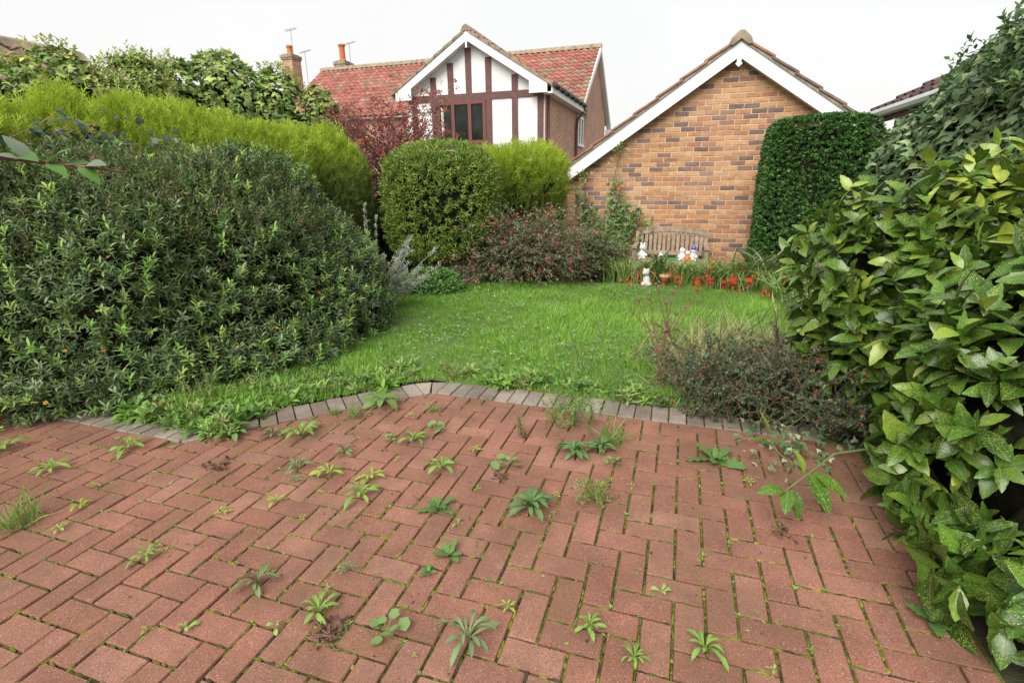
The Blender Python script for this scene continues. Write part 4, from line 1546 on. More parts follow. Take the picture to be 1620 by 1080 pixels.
# ivy creeping over that face
q = W(rng.uniform(-4.28, -4.12, 900), rng.uniform(1.3, 5.2, 900), rng.uniform(1.25, 1.75, 900) + .1 * rng.normal(size=900))
q = q[Fz(3, 57)(q) > .1]
d = np.tile(UX * .5 + [0, 0, -.3], (len(q), 1)) + rng.normal(0, .5, q.shape)
V, F, T_ = scatter(q, d, np.tile(UX + ZX * .7, (len(q), 1)) + rng.normal(0, .3, q.shape), IVY, rng.uniform(.045, .09, len(q)), jit(pick([((.045, .085, .04), 3), ((.08, .14, .05), 2), ((.12, .15, .10), 1)], len(q)), .2))
mk('ivy', V, F, M_glossleaf, hed, tint=T_, kind='stuff')


# ---- ivy-smothered trees beyond the hedge
def ivy_mass(name, label, ells, n, leaf, pal, seed, loc, amp=.16, extra=None, fs=2.6, rotz=0.0, cat='ivy', layer=.14):
    t0 = thing(name, label, cat, loc)
    p, nn = blob(ells, n, amp, fs, seed, layer=layer, cull=-.2)
    d = nrm(nn * .35 + np.array([0, 0, -.35]) + rng.normal(0, .55, p.shape))
    c = jit(pick(pal, len(p)) * (1 + .25 * Fz(3.5, seed + 3)(p))[:, None].clip(.6, 1.4), .22)
    V, F, T_ = scatter(p, d, nn + [0, 0, .5] + rng.normal(0, .35, p.shape), IVY, leaf * rng.uniform(.6, 1.35, len(p)), c)
    mk('foliage', V, F, M_leaf, t0, tint=T_, kind='stuff')
    if extra is not None:
        p, nn = blob(ells, extra[0], amp, fs, seed, layer=.0, cull=-.1)
        ok = Fz(3.0, seed + 9)(p) > .1
        V, F, T_ = foliage(p[ok] + nn[ok] * .05, nn[ok], L2, extra[1], leaf * .7, leaf * 1.6, 8, 1.0, .6, .7, .3)
        mk('flowering_shoots', V, F, M_leaf, t0, tint=T_, kind='stuff')
    mk('shade_core', *core_mesh(ells, .84, amp=amp * .8, fs=fs, seed=seed), M_core, t0)
    return t0


IVP = [((.13, .21, .06), 4), ((.21, .31, .08), 3.5), ((.31, .41, .10), 2.6), ((.40, .46, .13), 1.6)]
FLP = [((.44, .50, .14), 3), ((.50, .50, .22), 2), ((.33, .44, .11), 2)]
ivy_mass('ivy_thicket', 'rounded ivy thicket topped with pale flowering shoots below the two chimneys', [(-4.35, 8.7, 1.65, .75, .7, 1.62), (-3.75, 9.0, 1.5, .7, .7, 1.55), (-3.15, 9.1, 1.3, .65, .6, 1.5), (-2.75, 8.9, 1.0, .45, .5, 1.3), (-4.8, 8.4, 1.4, .7, .7, 1.65)], 8000, .085, IVP, 61, (-4.1, 8.9, 0), extra=(2600, FLP))
ivy_mass('ivy_thicket', 'long low ivy thicket in front of the weathered brown roof', [(-5.0, 7.7, 1.45, .7, .7, 1.56), (-5.7, 7.3, 1.4, .8, .8, 1.52), (-6.5, 7.0, 1.4, 1.0, .8, 1.45), (-7.6, 6.6, 1.3, 1.2, .8, 1.28), (-5.3, 8.2, 1.5, .7, .7, 1.55)], 9500, .085, IVP, 67, (-6.5, 7.2, 0), extra=(1800, FLP))

# ---- red-leaved tree in the gap
red = thing('purple_leaf_tree', 'sparse tree with dark red autumn leaves in front of the pantile roof', 'tree', (-1.95, 8.7, -.2))
RB, RT = [], []
trunk = np.array([(-1.95, 8.75, -.3), (-1.92, 8.7, .6), (-1.9, 8.7, 1.3), (-1.93, 8.72, 1.9)])
mk('trunk', *tube(trunk, [.055, .045, .035, .02], 7), M_twig, red, smooth=True)
for k in range(165):
    b_ = trunk[1] + (trunk[3] - trunk[1]) * rng.uniform(.1, 1)
    t0 = np.array([rng.uniform(-2.9, -.85), 8.6 + rng.normal(0, .28), 0])
    t0[2] = rng.uniform(.6 if abs(t0[0] + 2.0) < .35 else 1.5, 2.75)
    if k < 18:
        t0 = np.array([rng.uniform(-3.0, -2.4), 9.0, rng.uniform(2.2, 2.95)])
    if t0[0] > -1.35 and t0[2] < 1.75:
        t0[0] -= .6
    if t0[0] < -2.2 and t0[2] > 2.6:
        t0[2] -= .5
    RB.append(b_); RT.append(t0)
mk('branches', *stems(RB, RT, .009, .0025), M_twig, red, kind='stuff')
q = []
for b_, t0 in zip(RB, RT):
    s_ = rng.uniform(.5, 1.05, 12)[:, None]
    q.append(b_ + (t0 - b_) * s_ + rng.normal(0, .06, (12, 3)))
q = np.concatenate(q)
V, F, T_ = foliage(q, nrm(rng.normal(size=q.shape)), L2, [((.34, .09, .09), 4), ((.24, .075, .085), 3), ((.48, .12, .08), 2.2), ((.32, .16, .13), 1.8), ((.18, .085, .10), 1.6), ((.22, .2, .08), .9)], .046, .08, 5, 1.1, .6, .4, .5)
mk('leaves', V, F, M_leaf, red, tint=T_, kind='stuff')
# dark undergrowth filling the gap beneath it
E_gap = [(-1.95, 8.2, .45, .5, .4, .85)]
gap = thing('dark_undergrowth', 'dark leafy undergrowth in the gap between the conifer hedge and the clipped dome', 'shrub', (-1.95, 8.2, -.2))
p, nn = blob(E_gap, 500, .08, 4, 71, layer=.1)
V, F, T_ = foliage(p, nn, L2, [((.03, .05, .028), 3), ((.05, .075, .035), 2), ((.12, .05, .05), 1)], .055, .1, 7)
mk('foliage', V, F, M_leaf, gap, tint=T_, kind='stuff')
mk('shade_core', *core_mesh(E_gap, .84), M_core, gap)

# ---- clipped dome
E_dome = [(-.98, 7.65, 1.0, .82, .66, .86)]
dome = thing('clipped_dome_shrub', 'rounded clipped shrub with narrow yellow-green leaves in front of the house', 'shrub', (-.98, 7.65, -.15))
p, nn = blob(E_dome, 2600, .05, 5, 81, layer=.08, pw=2.5)
V, F, T_ = foliage(p, nn, L2n, [((.21, .31, .055), 4), ((.28, .39, .07), 3), ((.14, .225, .04), 3), ((.37, .43, .10), 1.3)], .06, .10, 8, .95, .7, .5, .4, tip=((.24, .34, .07), .4))
mk('foliage', V, F, M_leaf, dome, tint=T_, kind='stuff')
mk('shade_core', *core_mesh(E_dome, .84, 2.5), M_core, dome)
mk('trunk', *tube([(-.98, 7.65, -.2), (-.95, 7.62, .3), (-.98, 7.65, .6)], [.05, .04, .035], 7), M_twig, dome)

# ---- golden conifer behind it
E_l2 = [(.18, 8.45, 1.05, .66, .45, .70), (-.4, 8.4, 1.05, .5, .45, .68)]
con = thing('golden_conifer', 'lime green feathery conifer between the clipped dome and the garage roof', 'shrub', (.1, 8.45, -.3))
p, nn = blob(E_l2, 4200, .06, 4, 91, layer=.06, cull=-.4, zmin=.4, pw=3.0)
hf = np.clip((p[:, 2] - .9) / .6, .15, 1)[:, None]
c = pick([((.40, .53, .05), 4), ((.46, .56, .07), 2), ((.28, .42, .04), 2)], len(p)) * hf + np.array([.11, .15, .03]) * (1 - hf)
d = nrm(nn * .6 + [0, 0, .6] + rng.normal(0, .35, p.shape))
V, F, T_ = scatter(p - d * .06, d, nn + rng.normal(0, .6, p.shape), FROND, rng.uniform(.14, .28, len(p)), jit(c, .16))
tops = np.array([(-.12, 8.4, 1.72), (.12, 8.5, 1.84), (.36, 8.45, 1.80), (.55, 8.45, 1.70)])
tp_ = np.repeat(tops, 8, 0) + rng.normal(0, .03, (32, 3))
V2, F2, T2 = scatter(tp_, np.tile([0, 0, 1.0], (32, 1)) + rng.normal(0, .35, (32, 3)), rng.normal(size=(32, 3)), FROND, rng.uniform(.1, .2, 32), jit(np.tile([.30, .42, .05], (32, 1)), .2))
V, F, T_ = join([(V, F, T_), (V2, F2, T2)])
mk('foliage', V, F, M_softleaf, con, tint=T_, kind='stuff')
mk('shade_core', *core_mesh(E_l2, .88, 3.0), M_core, con)


# ---- berry-bearing cotoneasters
def twiggy(name, label, base, sprays, leafpal, leaf, nleaf, berry_n, bcol, arch=.12, stem_r=.004, berry_r=.006, leafT=None, clusters=False, stemmat=None, cat='shrub'):
    t0 = thing(name, label, cat, base)
    SP = []
    parts = []
    for b_, e_ in sprays:
        b_, e_ = np.array(b_, float), np.array(e_, float)
        s_ = np.linspace(0, 1, 7)[:, None]
        q = b_ + (e_ - b_) * s_
        q[:, 2] += arch * np.sin(s_[:, 0] * math.pi * .85) * np.linalg.norm(e_ - b_)
        q += rng.normal(0, .012, q.shape) * s_
        SP.append(q)
        parts.append(tube(q, np.linspace(stem_r, stem_r * .3, 7), 4, False))
    mk('twigs', *join(parts), stemmat or M_twig, t0, kind='stuff')
    SP = np.array(SP)                                       # (n,7,3)
    k = rng.integers(0, 6, (len(SP), nleaf)); f = rng.random((len(SP), nleaf, 1))
    i = np.arange(len(SP))[:, None]
    pos = (SP[i, k] * (1 - f) + SP[i, k + 1] * f).reshape(-1, 3)
    ax = nrm(SP[i, k + 1] - SP[i, k]).reshape(-1, 3)
    side = nrm(rng.normal(size=pos.shape))
    d = nrm(ax * .45 + side)
    V, F, T_ = scatter(pos, d, np.tile([0, 0, 1.0], (len(pos), 1)) + rng.normal(0, .4, pos.shape), leafT or L2, leaf * rng.uniform(.6, 1.3, len(pos)), jit(pick(leafpal, len(pos)), .22))
    mk('leaves', V, F, M_leaf, t0, tint=T_, kind='stuff')
    if berry_n:
        j = rng.integers(0, len(SP), berry_n); kk = rng.integers(2, 7, berry_n)
        c0 = SP[j, kk]
        if clusters:
            c0 = np.repeat(c0, 5, 0) + rng.normal(0, .018, (berry_n * 5, 3))
        c0 = c0 + rng.normal(0, .01, c0.shape)
        bV, bF = ball((0, 0, 0), 1, 6, 4)
        V, F, T_ = batch(bV, bF, c0, np.tile(np.eye(3), (len(c0), 1, 1)), berry_r * rng.uniform(.7, 1.2, len(c0)), jit(np.tile(bcol, (len(c0), 1)), .25))
        mk('berries', V, F, M_berry, t0, tint=T_, kind='stuff')
    return t0


CP = [((.17, .22, .105), 4), ((.23, .29, .14), 3), ((.30, .32, .20), 1.8), ((.30, .18, .13), 1.0)]
spr = []
for k in range(820):
    b_ = (.12 + rng.normal(0, .35), 7.7 + rng.normal(0, .2), rng.uniform(-.1, .3))
    a_ = rng.uniform(0, 6.28); r_ = rng.uniform(.2, 1) ** .7
    zt = rng.uniform(0, 1)
    e_ = (.12 + math.cos(a_) * 1.2 * r_, 7.4 + math.sin(a_) * .65 * r_ - .1, -.1 + 1.22 * zt * math.sqrt(max(0, 1 - .55 * r_ * r_)))
    spr.append((b_, e_))
twiggy('berry_shrub', 'twiggy shrub covered in clusters of pinkish red berries beside the lawn', (.3, 7.7, -.15), spr, CP, .034, 46, 300, (.50, .08, .09), clusters=True, berry_r=.010)
E_bs = [(.12, 7.75, .2, .8, .45, .62)]
mk('shade_core', *core_mesh(E_bs, .8), M_core, bpy.data.objects['berry_shrub'])
spr = []
for k in range(420):
    b_ = (1.25 + rng.normal(0, .22), 8.15 + rng.normal(0, .12), rng.uniform(-.2, .3))
    e_ = (1.25 + rng.normal(-.05, .33), 8.0 + rng.normal(0, .22), rng.uniform(.0, .62))
    spr.append((b_, e_))
tw2 = twiggy('leafy_shrub', 'loose olive green shrub with bare brown twigs between the berries and the bench', (1.25, 8.1, -.2), spr, [((.15, .22, .085), 3), ((.20, .27, .11), 3), ((.26, .28, .16), 1.2), ((.25, .17, .11), .5)], .036, 34, 40, (.40, .06, .05), berry_r=.009)
mk('shade_core', *core_mesh([(1.25, 8.25, .15, .5, .3, .5)], .8), M_core, tw2)

# low green clump at the lawn edge
E_lc = [(-1.12, 6.75, -.03, .5, .35, .24)]
lc = thing('leafy_clump', 'low fresh green leafy clump at the lawn edge below the clipped dome', 'plant', (-1.12, 6.75, -.1))
p, nn = blob(E_lc, 620, .04, 6, 95, layer=.05)
V, F, T_ = foliage(p, nn, L6, [((.13, .27, .07), 3), ((.18, .33, .09), 3), ((.09, .19, .05), 2)], .05, .07, 7, 1.2, .5, .7, .3)
mk('foliage', V, F, M_leaf, lc, tint=T_, kind='stuff')
mk('shade_core', *core_mesh(E_lc, .75), M_core, lc)

# ---- climber on the garage wall
clm = thing('wall_climber', 'leafy green climber trained up the brick garage wall with a red bloom', 'climber', W(-1.2, 9.15, -.3), YAW)
SB = [W(-1.35, 9.1, -.25), W(-1.25, 9.1, -.25), W(-1.15, 9.1, -.25), W(-1.1, 9.1, -.25), W(-1.2, 9.1, -.2), W(-.75, 9.1, -.2)]
ST = [W(-1.72, 9.12, 1.12), W(-1.1, 9.12, 1.3), W(-.72, 9.1, .86), W(-1.45, 9.12, .9), W(-.95, 9.1, .95), W(-.55, 9.1, .62)]
ST2 = [W(-1.05, 9.15, 1.95), W(-1.68, 9.15, 1.45)]
mk('stem', *stems(SB + [W(-1.2, 9.12, .9), W(-1.55, 9.12, .8)], ST + ST2, .011, .004), M_twig, clm, kind='stuff')
q = []
for b_, t0, k in list(zip(SB, ST, (190, 190, 210, 170, 210, 110))) + [(W(-1.15, 9.12, 1.5), ST2[0], 12), (W(-1.6, 9.1, 1.2), ST2[1], 12)]:
    s_ = rng.uniform(.2, 1, k)[:, None]
    q.append(b_ + (t0 - b_) * s_ + rng.normal(0, .055, (k, 3)) * [1, .5, 1] + VX * -.05)
q = np.concatenate(q)
V, F, T_ = foliage(q, np.tile(-VX, (len(q), 1)), L2, [((.19, .33, .07), 3), ((.26, .40, .11), 3), ((.45, .50, .36), 2.4), ((.13, .23, .06), 2)], .046, .06, 6, 1.1, .7, .4, .4)
mk('foliage', V, F, M_leaf, clm, tint=T_, kind='stuff')
V, F = flower_geo(W(-1.05, 9.02, 1.22), -VX, .05, 6)
mk('flower', V, F, M_petal, clm, tint=(.75, .05, .05))

# ---- clipped hedge block on the right
cb_ = W(1.66, 8.33, 0)
E_rb = [(cb_[0], cb_[1], .88, .66, .38, 1.20)]
hr = thing('clipped_hedge', 'tall square-clipped dark green hedge block beside the brick garage', 'hedge', (cb_[0], cb_[1], -.3), YAW)
p, nn = blob(E_rb, 9500, .035, 4.5, 101, layer=.04, pw=9.0, rot=YAW, cull=-.2)
V, F, T_ = foliage(p, nn, L2, [((.06, .145, .032), 4), ((.085, .195, .042), 3), ((.04, .095, .022), 3), ((.16, .30, .07), 1.2)], .036, .05, 8, 1.0, .7, .5, .5)
mk('foliage', V, F, M_glossleaf, hr, tint=T_, kind='stuff')
mk('shade_core', *core_mesh(E_rb, .93, 9.0, YAW, amp=.0), M_core, hr)

# ---- ivy wall on the right
IVR = [((.11, .18, .08), 4), ((.16, .25, .11), 3), ((.24, .34, .15), 2), ((.36, .44, .22), 1.1)]
ivy_mass('ivy_bank', 'bank of glossy ivy smothering the outbuilding above the spotted laurel', [tuple(W(2.72, 6.9, 1.15)) + (.45, .5, 1.22), tuple(W(2.72, 6.3, 1.2)) + (.5, .5, 1.38), tuple(W(2.75, 5.7, 1.3)) + (.55, .55, 1.42), tuple(W(2.8, 5.0, 1.4)) + (.65, .6, 1.5), tuple(W(3.0, 4.3, 1.5)) + (.7, .6, 1.6), tuple(W(2.6, 7.5, 1.0)) + (.45, .5, 1.2), tuple(W(2.5, 8.2, .8)) + (.4, .45, 1.15)], 9500, .095, IVR, 111, (4.7, 5.4, -.1), amp=.17, extra=(700, [((.10, .19, .06), 3), ((.2, .3, .1), 1)]))

# ---- spotted laurel, every larger leaf its own
def big_leaf(wd=.40, ser=.035, droop=.22, fold=.10, n_=9, twist=0.0):
    V, F, UVs = [], [], []
    for i in range(n_):
        t = i / (n_ - 1)
        w_ = wd * (math.sin(math.pi * min(1, (t ** .82) * 1.0)) ** .85) * .5 if 0 < t < 1 else .012
        w_ += (ser if (i % 2 and t > .35 and t < .97) else 0) * (1 - .3 * t)
        zc_ = -droop * t * t + .03 * math.sin(t * 3)
        tw = twist * t
        for sx in (-1, 0, 1):
            x_ = sx * w_
            V.append([x_ * math.cos(tw), t, zc_ + abs(x_) * fold * 2.2 + x_ * math.sin(tw)])
            UVs.append([.5 + x_, t])
    for i in range(n_ - 1):
        a_ = i * 3
        F += [[a_, a_ + 1, a_ + 4, a_ + 3], [a_ + 1, a_ + 2, a_ + 5, a_ + 4]]
    return np.array(V), [np.array(F)], np.array(UVs)


E_auc = [(2.62, 2.72, .60, .86, .75, .82), (2.2, 2.85, .78, .47, .42, .58), (2.1, 1.75, .36, .62, .62, .72), (2.65, 1.95, .6, .9, .7, .90), (1.82, 1.30, .20, .46, .36, .40)]
auc = thing('spotted_laurel', 'big spotted laurel with glossy yellow-speckled leaves at the patio edge', 'shrub', (2.2, 2.3, -.03))
p, nn = blob(E_auc, 680, .17, 4.5, 121, layer=.18, cull=-.1)
hole = Fz(6.5, 125)(p) > -.62
p, nn = p[hole], nn[hole]
ax = nrm(nn * .7 + [0, 0, .35] + rng.normal(0, .3, p.shape))
mlv = 7
pos, d, up, idx, t = sprigs(p - ax * .06, ax, np.full(len(p), .09), mlv, .15, 1.15)
d = nrm(d + [0, 0, -.10] + rng.normal(0, .28, d.shape)); up = up + rng.normal(0, .35, up.shape) * .5
near = np.linalg.norm(pos - CAMP, axis=1)
S = rng.uniform(.075, .14, len(pos)) * np.where(near < 2.2, 1.15, 1.0)
young = .04 + np.clip((pos[:, 2] - .98) / .3, 0, 1) * .75
AU = [((.05, .128, .016), 4), ((.075, .17, .02), 3), ((.034, .09, .013), 3), ((.13, .23, .026), 1.5)]
AY = [((.22, .32, .035), 3), ((.32, .40, .06), 2.2), ((.12, .23, .026), 2)]
cy = (rng.random(len(pos)) < young + .05)[:, None]
c = jit(np.where(cy, pick(AY, len(pos)), pick(AU, len(pos))), .15)
# leaves on the outside of the crown that the eye can pick out
scx, scy, scz = proj(pos)
face = (nrm(CAMP - pos) * nn[idx]).sum(1)
score = S / near * (face > .1) * (scx < 1650) * (scx > 1200) * (scy < 1100) * rng.uniform(.8, 1.2, len(pos))
sel = np.zeros(len(pos), bool); sel[np.argsort(-score)[:285]] = True
R = frames(d, up)
BL = [big_leaf(rng.uniform(.36, .48), .03, rng.uniform(.1, .4), rng.uniform(.05, .16), 9, rng.normal(0, .35)) for i in range(8)]
LM = []
for i in range(8):
    for cc in (AU[0][0], AU[1][0], AU[2][0], AY[0][0], AY[1][0]):
        LM.append(mesh_data('leaf', BL[i][0], BL[i][1], M_aucuba, tint=jit(np.array([cc]), .12)[0], uv=BL[i][2], smooth=True))
for i in np.where(sel)[0]:
    A = R[i] * S[i]
    Mx = Matrix(((*A[0], pos[i][0]), (*A[1], pos[i][1]), (*A[2], pos[i][2]), (0, 0, 0, 1)))
    ci = (3 + rng.integers(2)) if cy[i, 0] else rng.choice([0, 0, 1, 2])
    put('leaf', LM[rng.integers(8) * 5 + ci], Mx, auc)
ps, uvs = [], []
for k in range(8):
    j = np.where(~sel)[0]; j = j[j % 8 == k]
    if not len(j):
        continue
    V, F, T_ = batch(BL[k][0], BL[k][1], pos[j], R[j], S[j], c[j])
    ps.append((V, F, T_))
    uvs.append((BL[k][2][None] + rng.uniform(0, 1, (len(j), 1, 2)) * [0, 20]).reshape(-1, 2))
# a second, deeper layer of shaded leaves
p2, n2 = blob([(e[0], e[1], e[2], e[3] * .86, e[4] * .86, e[5] * .86) for e in E_auc], 260, .1, 4, 121, layer=.1, cull=-.1)
pos2, d2, up2, idx2, t2 = sprigs(p2, nrm(n2 + rng.normal(0, .4, n2.shape)), np.full(len(p2), .09), 6, .15, 1.15)
V, F, T_ = batch(BL[0][0], BL[0][1], pos2, frames(d2, up2), rng.uniform(.1, .17, len(pos2)), jit(pick(AU, len(pos2)), .15))
ps.append((V, F, T_)); uvs.append(np.tile(BL[0][2], (len(pos2), 1)))
V, F, T_ = join(ps)
mk('leaves_beyond', V, F, M_aucuba, auc, tint=T_, uv=np.concatenate(uvs), smooth=True, kind='stuff')
mk('shade_core', *core_mesh(E_auc, .64, amp=.05), M_core, auc)
M_gstem = plain('green_stem', (.12, .15, .05), .6, .2, 20)
for k in range(16):
    b_ = np.array([rng.uniform(1.9, 2.5), rng.uniform(1.7, 2.8), .0])
    i = rng.integers(len(p))
    mk('stem', *stems([b_], [p[i] - ax[i] * .1], .011, .006, n=6), M_gstem, auc, smooth=True)
# the low shoot reaching over the paving
sh = np.array([(1.72, 2.05, .16), (1.52, 1.98, .24), (1.36, 1.93, .25), (1.22, 1.86, .20), (1.10, 1.80, .16)])
mk('stem', *tube(sh, [.006, .006, .005, .004, .003], 6), M_gstem, auc, smooth=True)
mk('stem', *tube([sh[3], (1.14, 1.95, .24), (1.10, 1.99, .30)], [.004, .003, .002], 6), M_gstem, auc, smooth=True)
for b_, dd, s_, ci in [((1.10, 1.99, .29), (-.15, .1, 1), .10, 3), ((1.12, 1.97, .27), (-.8, .1, .35), .085, 0), ((1.10, 1.80, .16), (-1, -.2, .2), .10, 1), ((1.11, 1.80, .16), (-.5, -.9, -.3), .085, 0), ((1.22, 1.86, .20), (.25, -.8, -.6), .125, 0), ((1.24, 1.87, .2), (.9, -.7, -.45), .12, 1), ((1.2, 1.86, .2), (-.2, .3, .9), .08, 3), ((1.13, 1.81, .16), (.1, -.6, -.7), .09, 2)]:
    A = frames(np.array([dd], float), np.array([[0, 0, 1.0]]))[0] * s_ * 1.3
    put('leaf', LM[rng.integers(8) * 5 + ci], Matrix(((*A[0], b_[0]), (*A[1], b_[1]), (*A[2], b_[2]), (0, 0, 0, 1))), auc)

# ---- twig hanging in from a shrub out of view on the left
tw = thing('leafy_twig', 'close leafy twig with red stem hanging in over the evergreen mound', 'branch', (-1.95, .92, 0))
M_rstem = plain('red_stem', (.17, .075, .055), .7, .2, 20)
stem = np.array([(-1.95, .92, 0), (-1.85, .93, .7), (-1.6, .95, 1.25), (-1.25, .97, 1.42), (-.95, 1.0, 1.428), (-.86, 1.0, 1.418), (-.78, 1.0, 1.408), (-.705, 1.0, 1.398)])
mk('stem', *tube(stem, [.012, .01, .007, .005, .004, .0035, .003, .0015], 6), M_rstem, tw, smooth=True)
TL = [big_leaf(.46, .0, .18, .10, 8, tw_) for tw_ in (0, .3, -.3)]
TLM = [mesh_data('leaf', TL[i % 3][0], TL[i % 3][1], M_leaf, tint=cc, smooth=True) for i, cc in enumerate(((.075, .17, .04), (.11, .24, .05), (.17, .22, .15)))]
for b_, dd, s_, ci in [((-.875, 1.0, 1.42), (-.5, -.1, .75), .058, 2), ((-.845, 1.0, 1.415), (.85, -.1, .55), .058, 1), ((-.90, 1.0, 1.424), (-.9, -.3, .3), .04, 2), ((-.845, 1.0, 1.416), (.9, -.5, -.35), .055, 1), ((-.90, 1.0, 1.425), (.9, -.5, .05), .07, 0), ((-.79, 1.0, 1.41), (.9, -.35, -.6), .052, 1), ((-.78, 1.0, 1.409), (.95, -.3, .18), .05, 2), ((-.82, 1.0, 1.41), (.8, .2, .2), .045, 0), ((-.97, 1.0, 1.43), (-.3, -.2, .9), .05, 0)]:
    A = frames(np.array([dd], float), np.array([[0.1, -.45, .9]]))[0] * s_
    put('leaf', TLM[ci], Matrix(((*A[0], b_[0]), (*A[1], b_[1]), (*A[2], b_[2]), (0, 0, 0, 1))), tw)

# ================================================================== BEDS
# strap-leaved clumps along the far bed
SLP = [((.16, .29, .065), 4), ((.22, .37, .085), 3), ((.31, .40, .13), 2), ((.44, .42, .20), 1.3)]
FL = [(.70, .06, .03), (.78, .13, .03), (.65, .035, .05)]
M_fl = M_petal


def strap_clump(name, label, u, v, r, h_, n_, flowers, group=None, pal=SLP, wd=1.0, fcol=None):
    z0 = float(gz(v))
    c_ = W(u, v, z0)
    t0 = thing(name, label, 'plant', c_, 0, group)
    a_ = rng.uniform(0, 6.28, n_)
    ln = rng.uniform(.65, 1.2, n_) * h_
    d = np.column_stack([np.cos(a_) * rng.uniform(.25, 1.0, n_) * r / h_, np.sin(a_) * rng.uniform(.2, .9, n_) * r / h_, np.ones(n_)])
    V, F, T_ = batch(STRAP[0], STRAP[1], c_ + rng.normal(0, r * .25, (n_, 3)) * [1, 1, 0], frames(d, np.tile([0, 0, 1.0], (n_, 1)) + rng.normal(0, .2, (n_, 3))), np.column_stack([ln * wd, ln, ln]), jit(pick(pal, n_), .2))
    mk('leaves', V, F, M_leaf, t0, tint=T_, kind='stuff')
    for k in range(flowers):
        b_ = c_ + np.array([rng.normal(0, r * .5), rng.normal(0, r * .5) - .08, 0])
        e_ = b_ + np.array([rng.normal(0, .08), -.08 - abs(rng.normal(0, .06)), h_ * rng.uniform(.2, .85)])
        st = mk('flower_stem', *tube([b_, b_ * .5 + e_ * .5 + [0, 0, .03], e_], [.004, .003, .002], 4), M_gstem, t0)
        ps_ = []
        cc = (fcol or FL[rng.integers(3)])
        for q_ in range(5):
            o_ = e_ + np.array([rng.normal(0, .03), rng.normal(0, .02), -.02 * q_ + rng.normal(0, .015)])
            ps_.append(flower_geo(o_, rng.normal(size=3) + [0, -.8, .3], rng.uniform(.018, .032), 5, .6))
        mk('flowers', *join(ps_), M_fl, st, tint=cc, kind='stuff')
    return t0


SG = 'strap-leaved plants with red flowers in the far bed'
SLAB = 'strap-leaved plant with small orange-red flowers along the far edge of the lawn'
for u, v, r, h_, n_, fl in [(u_a, v_a, r_a * 1.25, h_a * 1.0, n_a + 25, f_a + 3) for u_a, v_a, r_a, h_a, n_a, f_a in [(-.95, 7.95, .2, .42, 40, 3), (-.72, 7.75, .2, .36, 36, 3), (-.45, 7.95, .22, .46, 46, 1), (-.2, 7.95, .2, .42, 44, 3), (.05, 7.8, .22, .4, 46, 3), (.28, 7.9, .24, .45, 52, 2), (.5, 7.72, .22, .40, 46, 4), (.7, 7.85, .24, .40, 46, 3), (.92, 7.6, .24, .36, 40, 3), (1.2, 7.0, .22, .36, 40, 3), (1.3, 6.5, .22, .36, 40, 3), (1.15, 7.45, .24, .4, 44, 2), (1.25, 5.9, .2, .3, 40, 2)]]:
    strap_clump('crocosmia', SLAB, u, v, r, h_, n_, fl, SG)
strap_clump('strap_leaf_clump', 'large arching clump of pale strap leaves with pink blooms below the clipped hedge', 1.05, 7.7, .38, .58, 90, 2, None, [((.17, .24, .08), 3), ((.30, .32, .15), 2), ((.12, .21, .06), 2)], .9, (.65, .38, .40))
strap_clump('strap_leaf_clump', 'upright clump of dark green sword leaves in front of the bench', -.28, 7.88, .12, .50, 30, 0, None, [((.07, .14, .04), 3), ((.10, .19, .05), 2)], 1.2)
# leafy filler behind and between them
E_fb = []
for u, v, s_ in [(.75, 8.25, .32), (1.35, 7.85, .34), (1.75, 7.4, .36), (1.6, 6.7, .36), (1.5, 6.0, .34), (1.45, 5.3, .36), (1.4, 4.7, .36), (1.35, 4.1, .34), (1.9, 8.0, .34), (-1.0, 8.3, .3), (.2, 8.2, .26), (-.5, 8.25, .26)]:
    c_ = W(u, v, float(gz(v)))
    E_fb.append((c_[0], c_[1], c_[2] + .1, s_, s_ * .8, s_ * 1.0))
fb = thing('bed_foliage', 'mixed leafy perennials filling the bed below the clipped hedge', 'plants', W(1.2, 7.5, -.15))
p, nn = blob(E_fb, 2200, .06, 5, 131, layer=.1)
V, F, T_ = foliage(p, nn, L2, [((.14, .25, .07), 3), ((.20, .33, .09), 3), ((.29, .36, .18), 1.6), ((.26, .21, .14), .7)], .05, .09, 7, 1.1, .5, .8, .4)
mk('foliage', V, F, M_leaf, fb, tint=T_, kind='stuff')
mk('shade_core', *core_mesh(E_fb, .75), M_core, fb)
for k, (u, v, z0) in enumerate([(1.42, 7.0, .25), (1.5, 6.9, .2), (1.62, 7.3, .3), (1.35, 6.3, .22)]):
    V, F = flower_geo(W(u, v - .3, z0), [-.2, -.9, -.2], .035, 5, .8)
    mk('flower', V, F, M_petal, fb, tint=(.75, .08, .20))

# ---- the prickly dark cotoneaster spilling onto the patio
DC = [((.085, .14, .065), 4), ((.12, .185, .08), 3), ((.16, .22, .12), 1.6), ((.05, .08, .04), 2), ((.22, .09, .07), 1.0)]
spr = []
for k in range(480):
    u0, v0 = rng.uniform(.1, 1.15), rng.uniform(2.95, 3.6)
    b_ = W(u0, v0, .0)
    a_ = rng.uniform(0, 6.28); r_ = rng.uniform(.08, .42)
    e_ = b_ + np.array([math.cos(a_) * r_, math.sin(a_) * r_ - .06, rng.uniform(.02, .40)])
    spr.append((b_, e_))
lcot = twiggy('low_cotoneaster', 'low dark prickly shrub with crimson berries spilling over the patio corner', W(.6, 3.2, 0), spr, DC, .021, 75, 230, (.36, .02, .035), arch=.25, berry_r=.0065)
mk('shade_core', *core_mesh([tuple(W(.62, 3.3, .02)) + (.5, .36, .22)], .8), M_core, lcot)
bs, tps = [], []
for k in range(26):
    b_ = W(rng.uniform(.2, 1.2), rng.uniform(3.1, 3.7), .1)
    bs.append(b_); tps.append(b_ + np.array([rng.normal(0, .16), rng.normal(0, .1), rng.uniform(.3, .62)]))
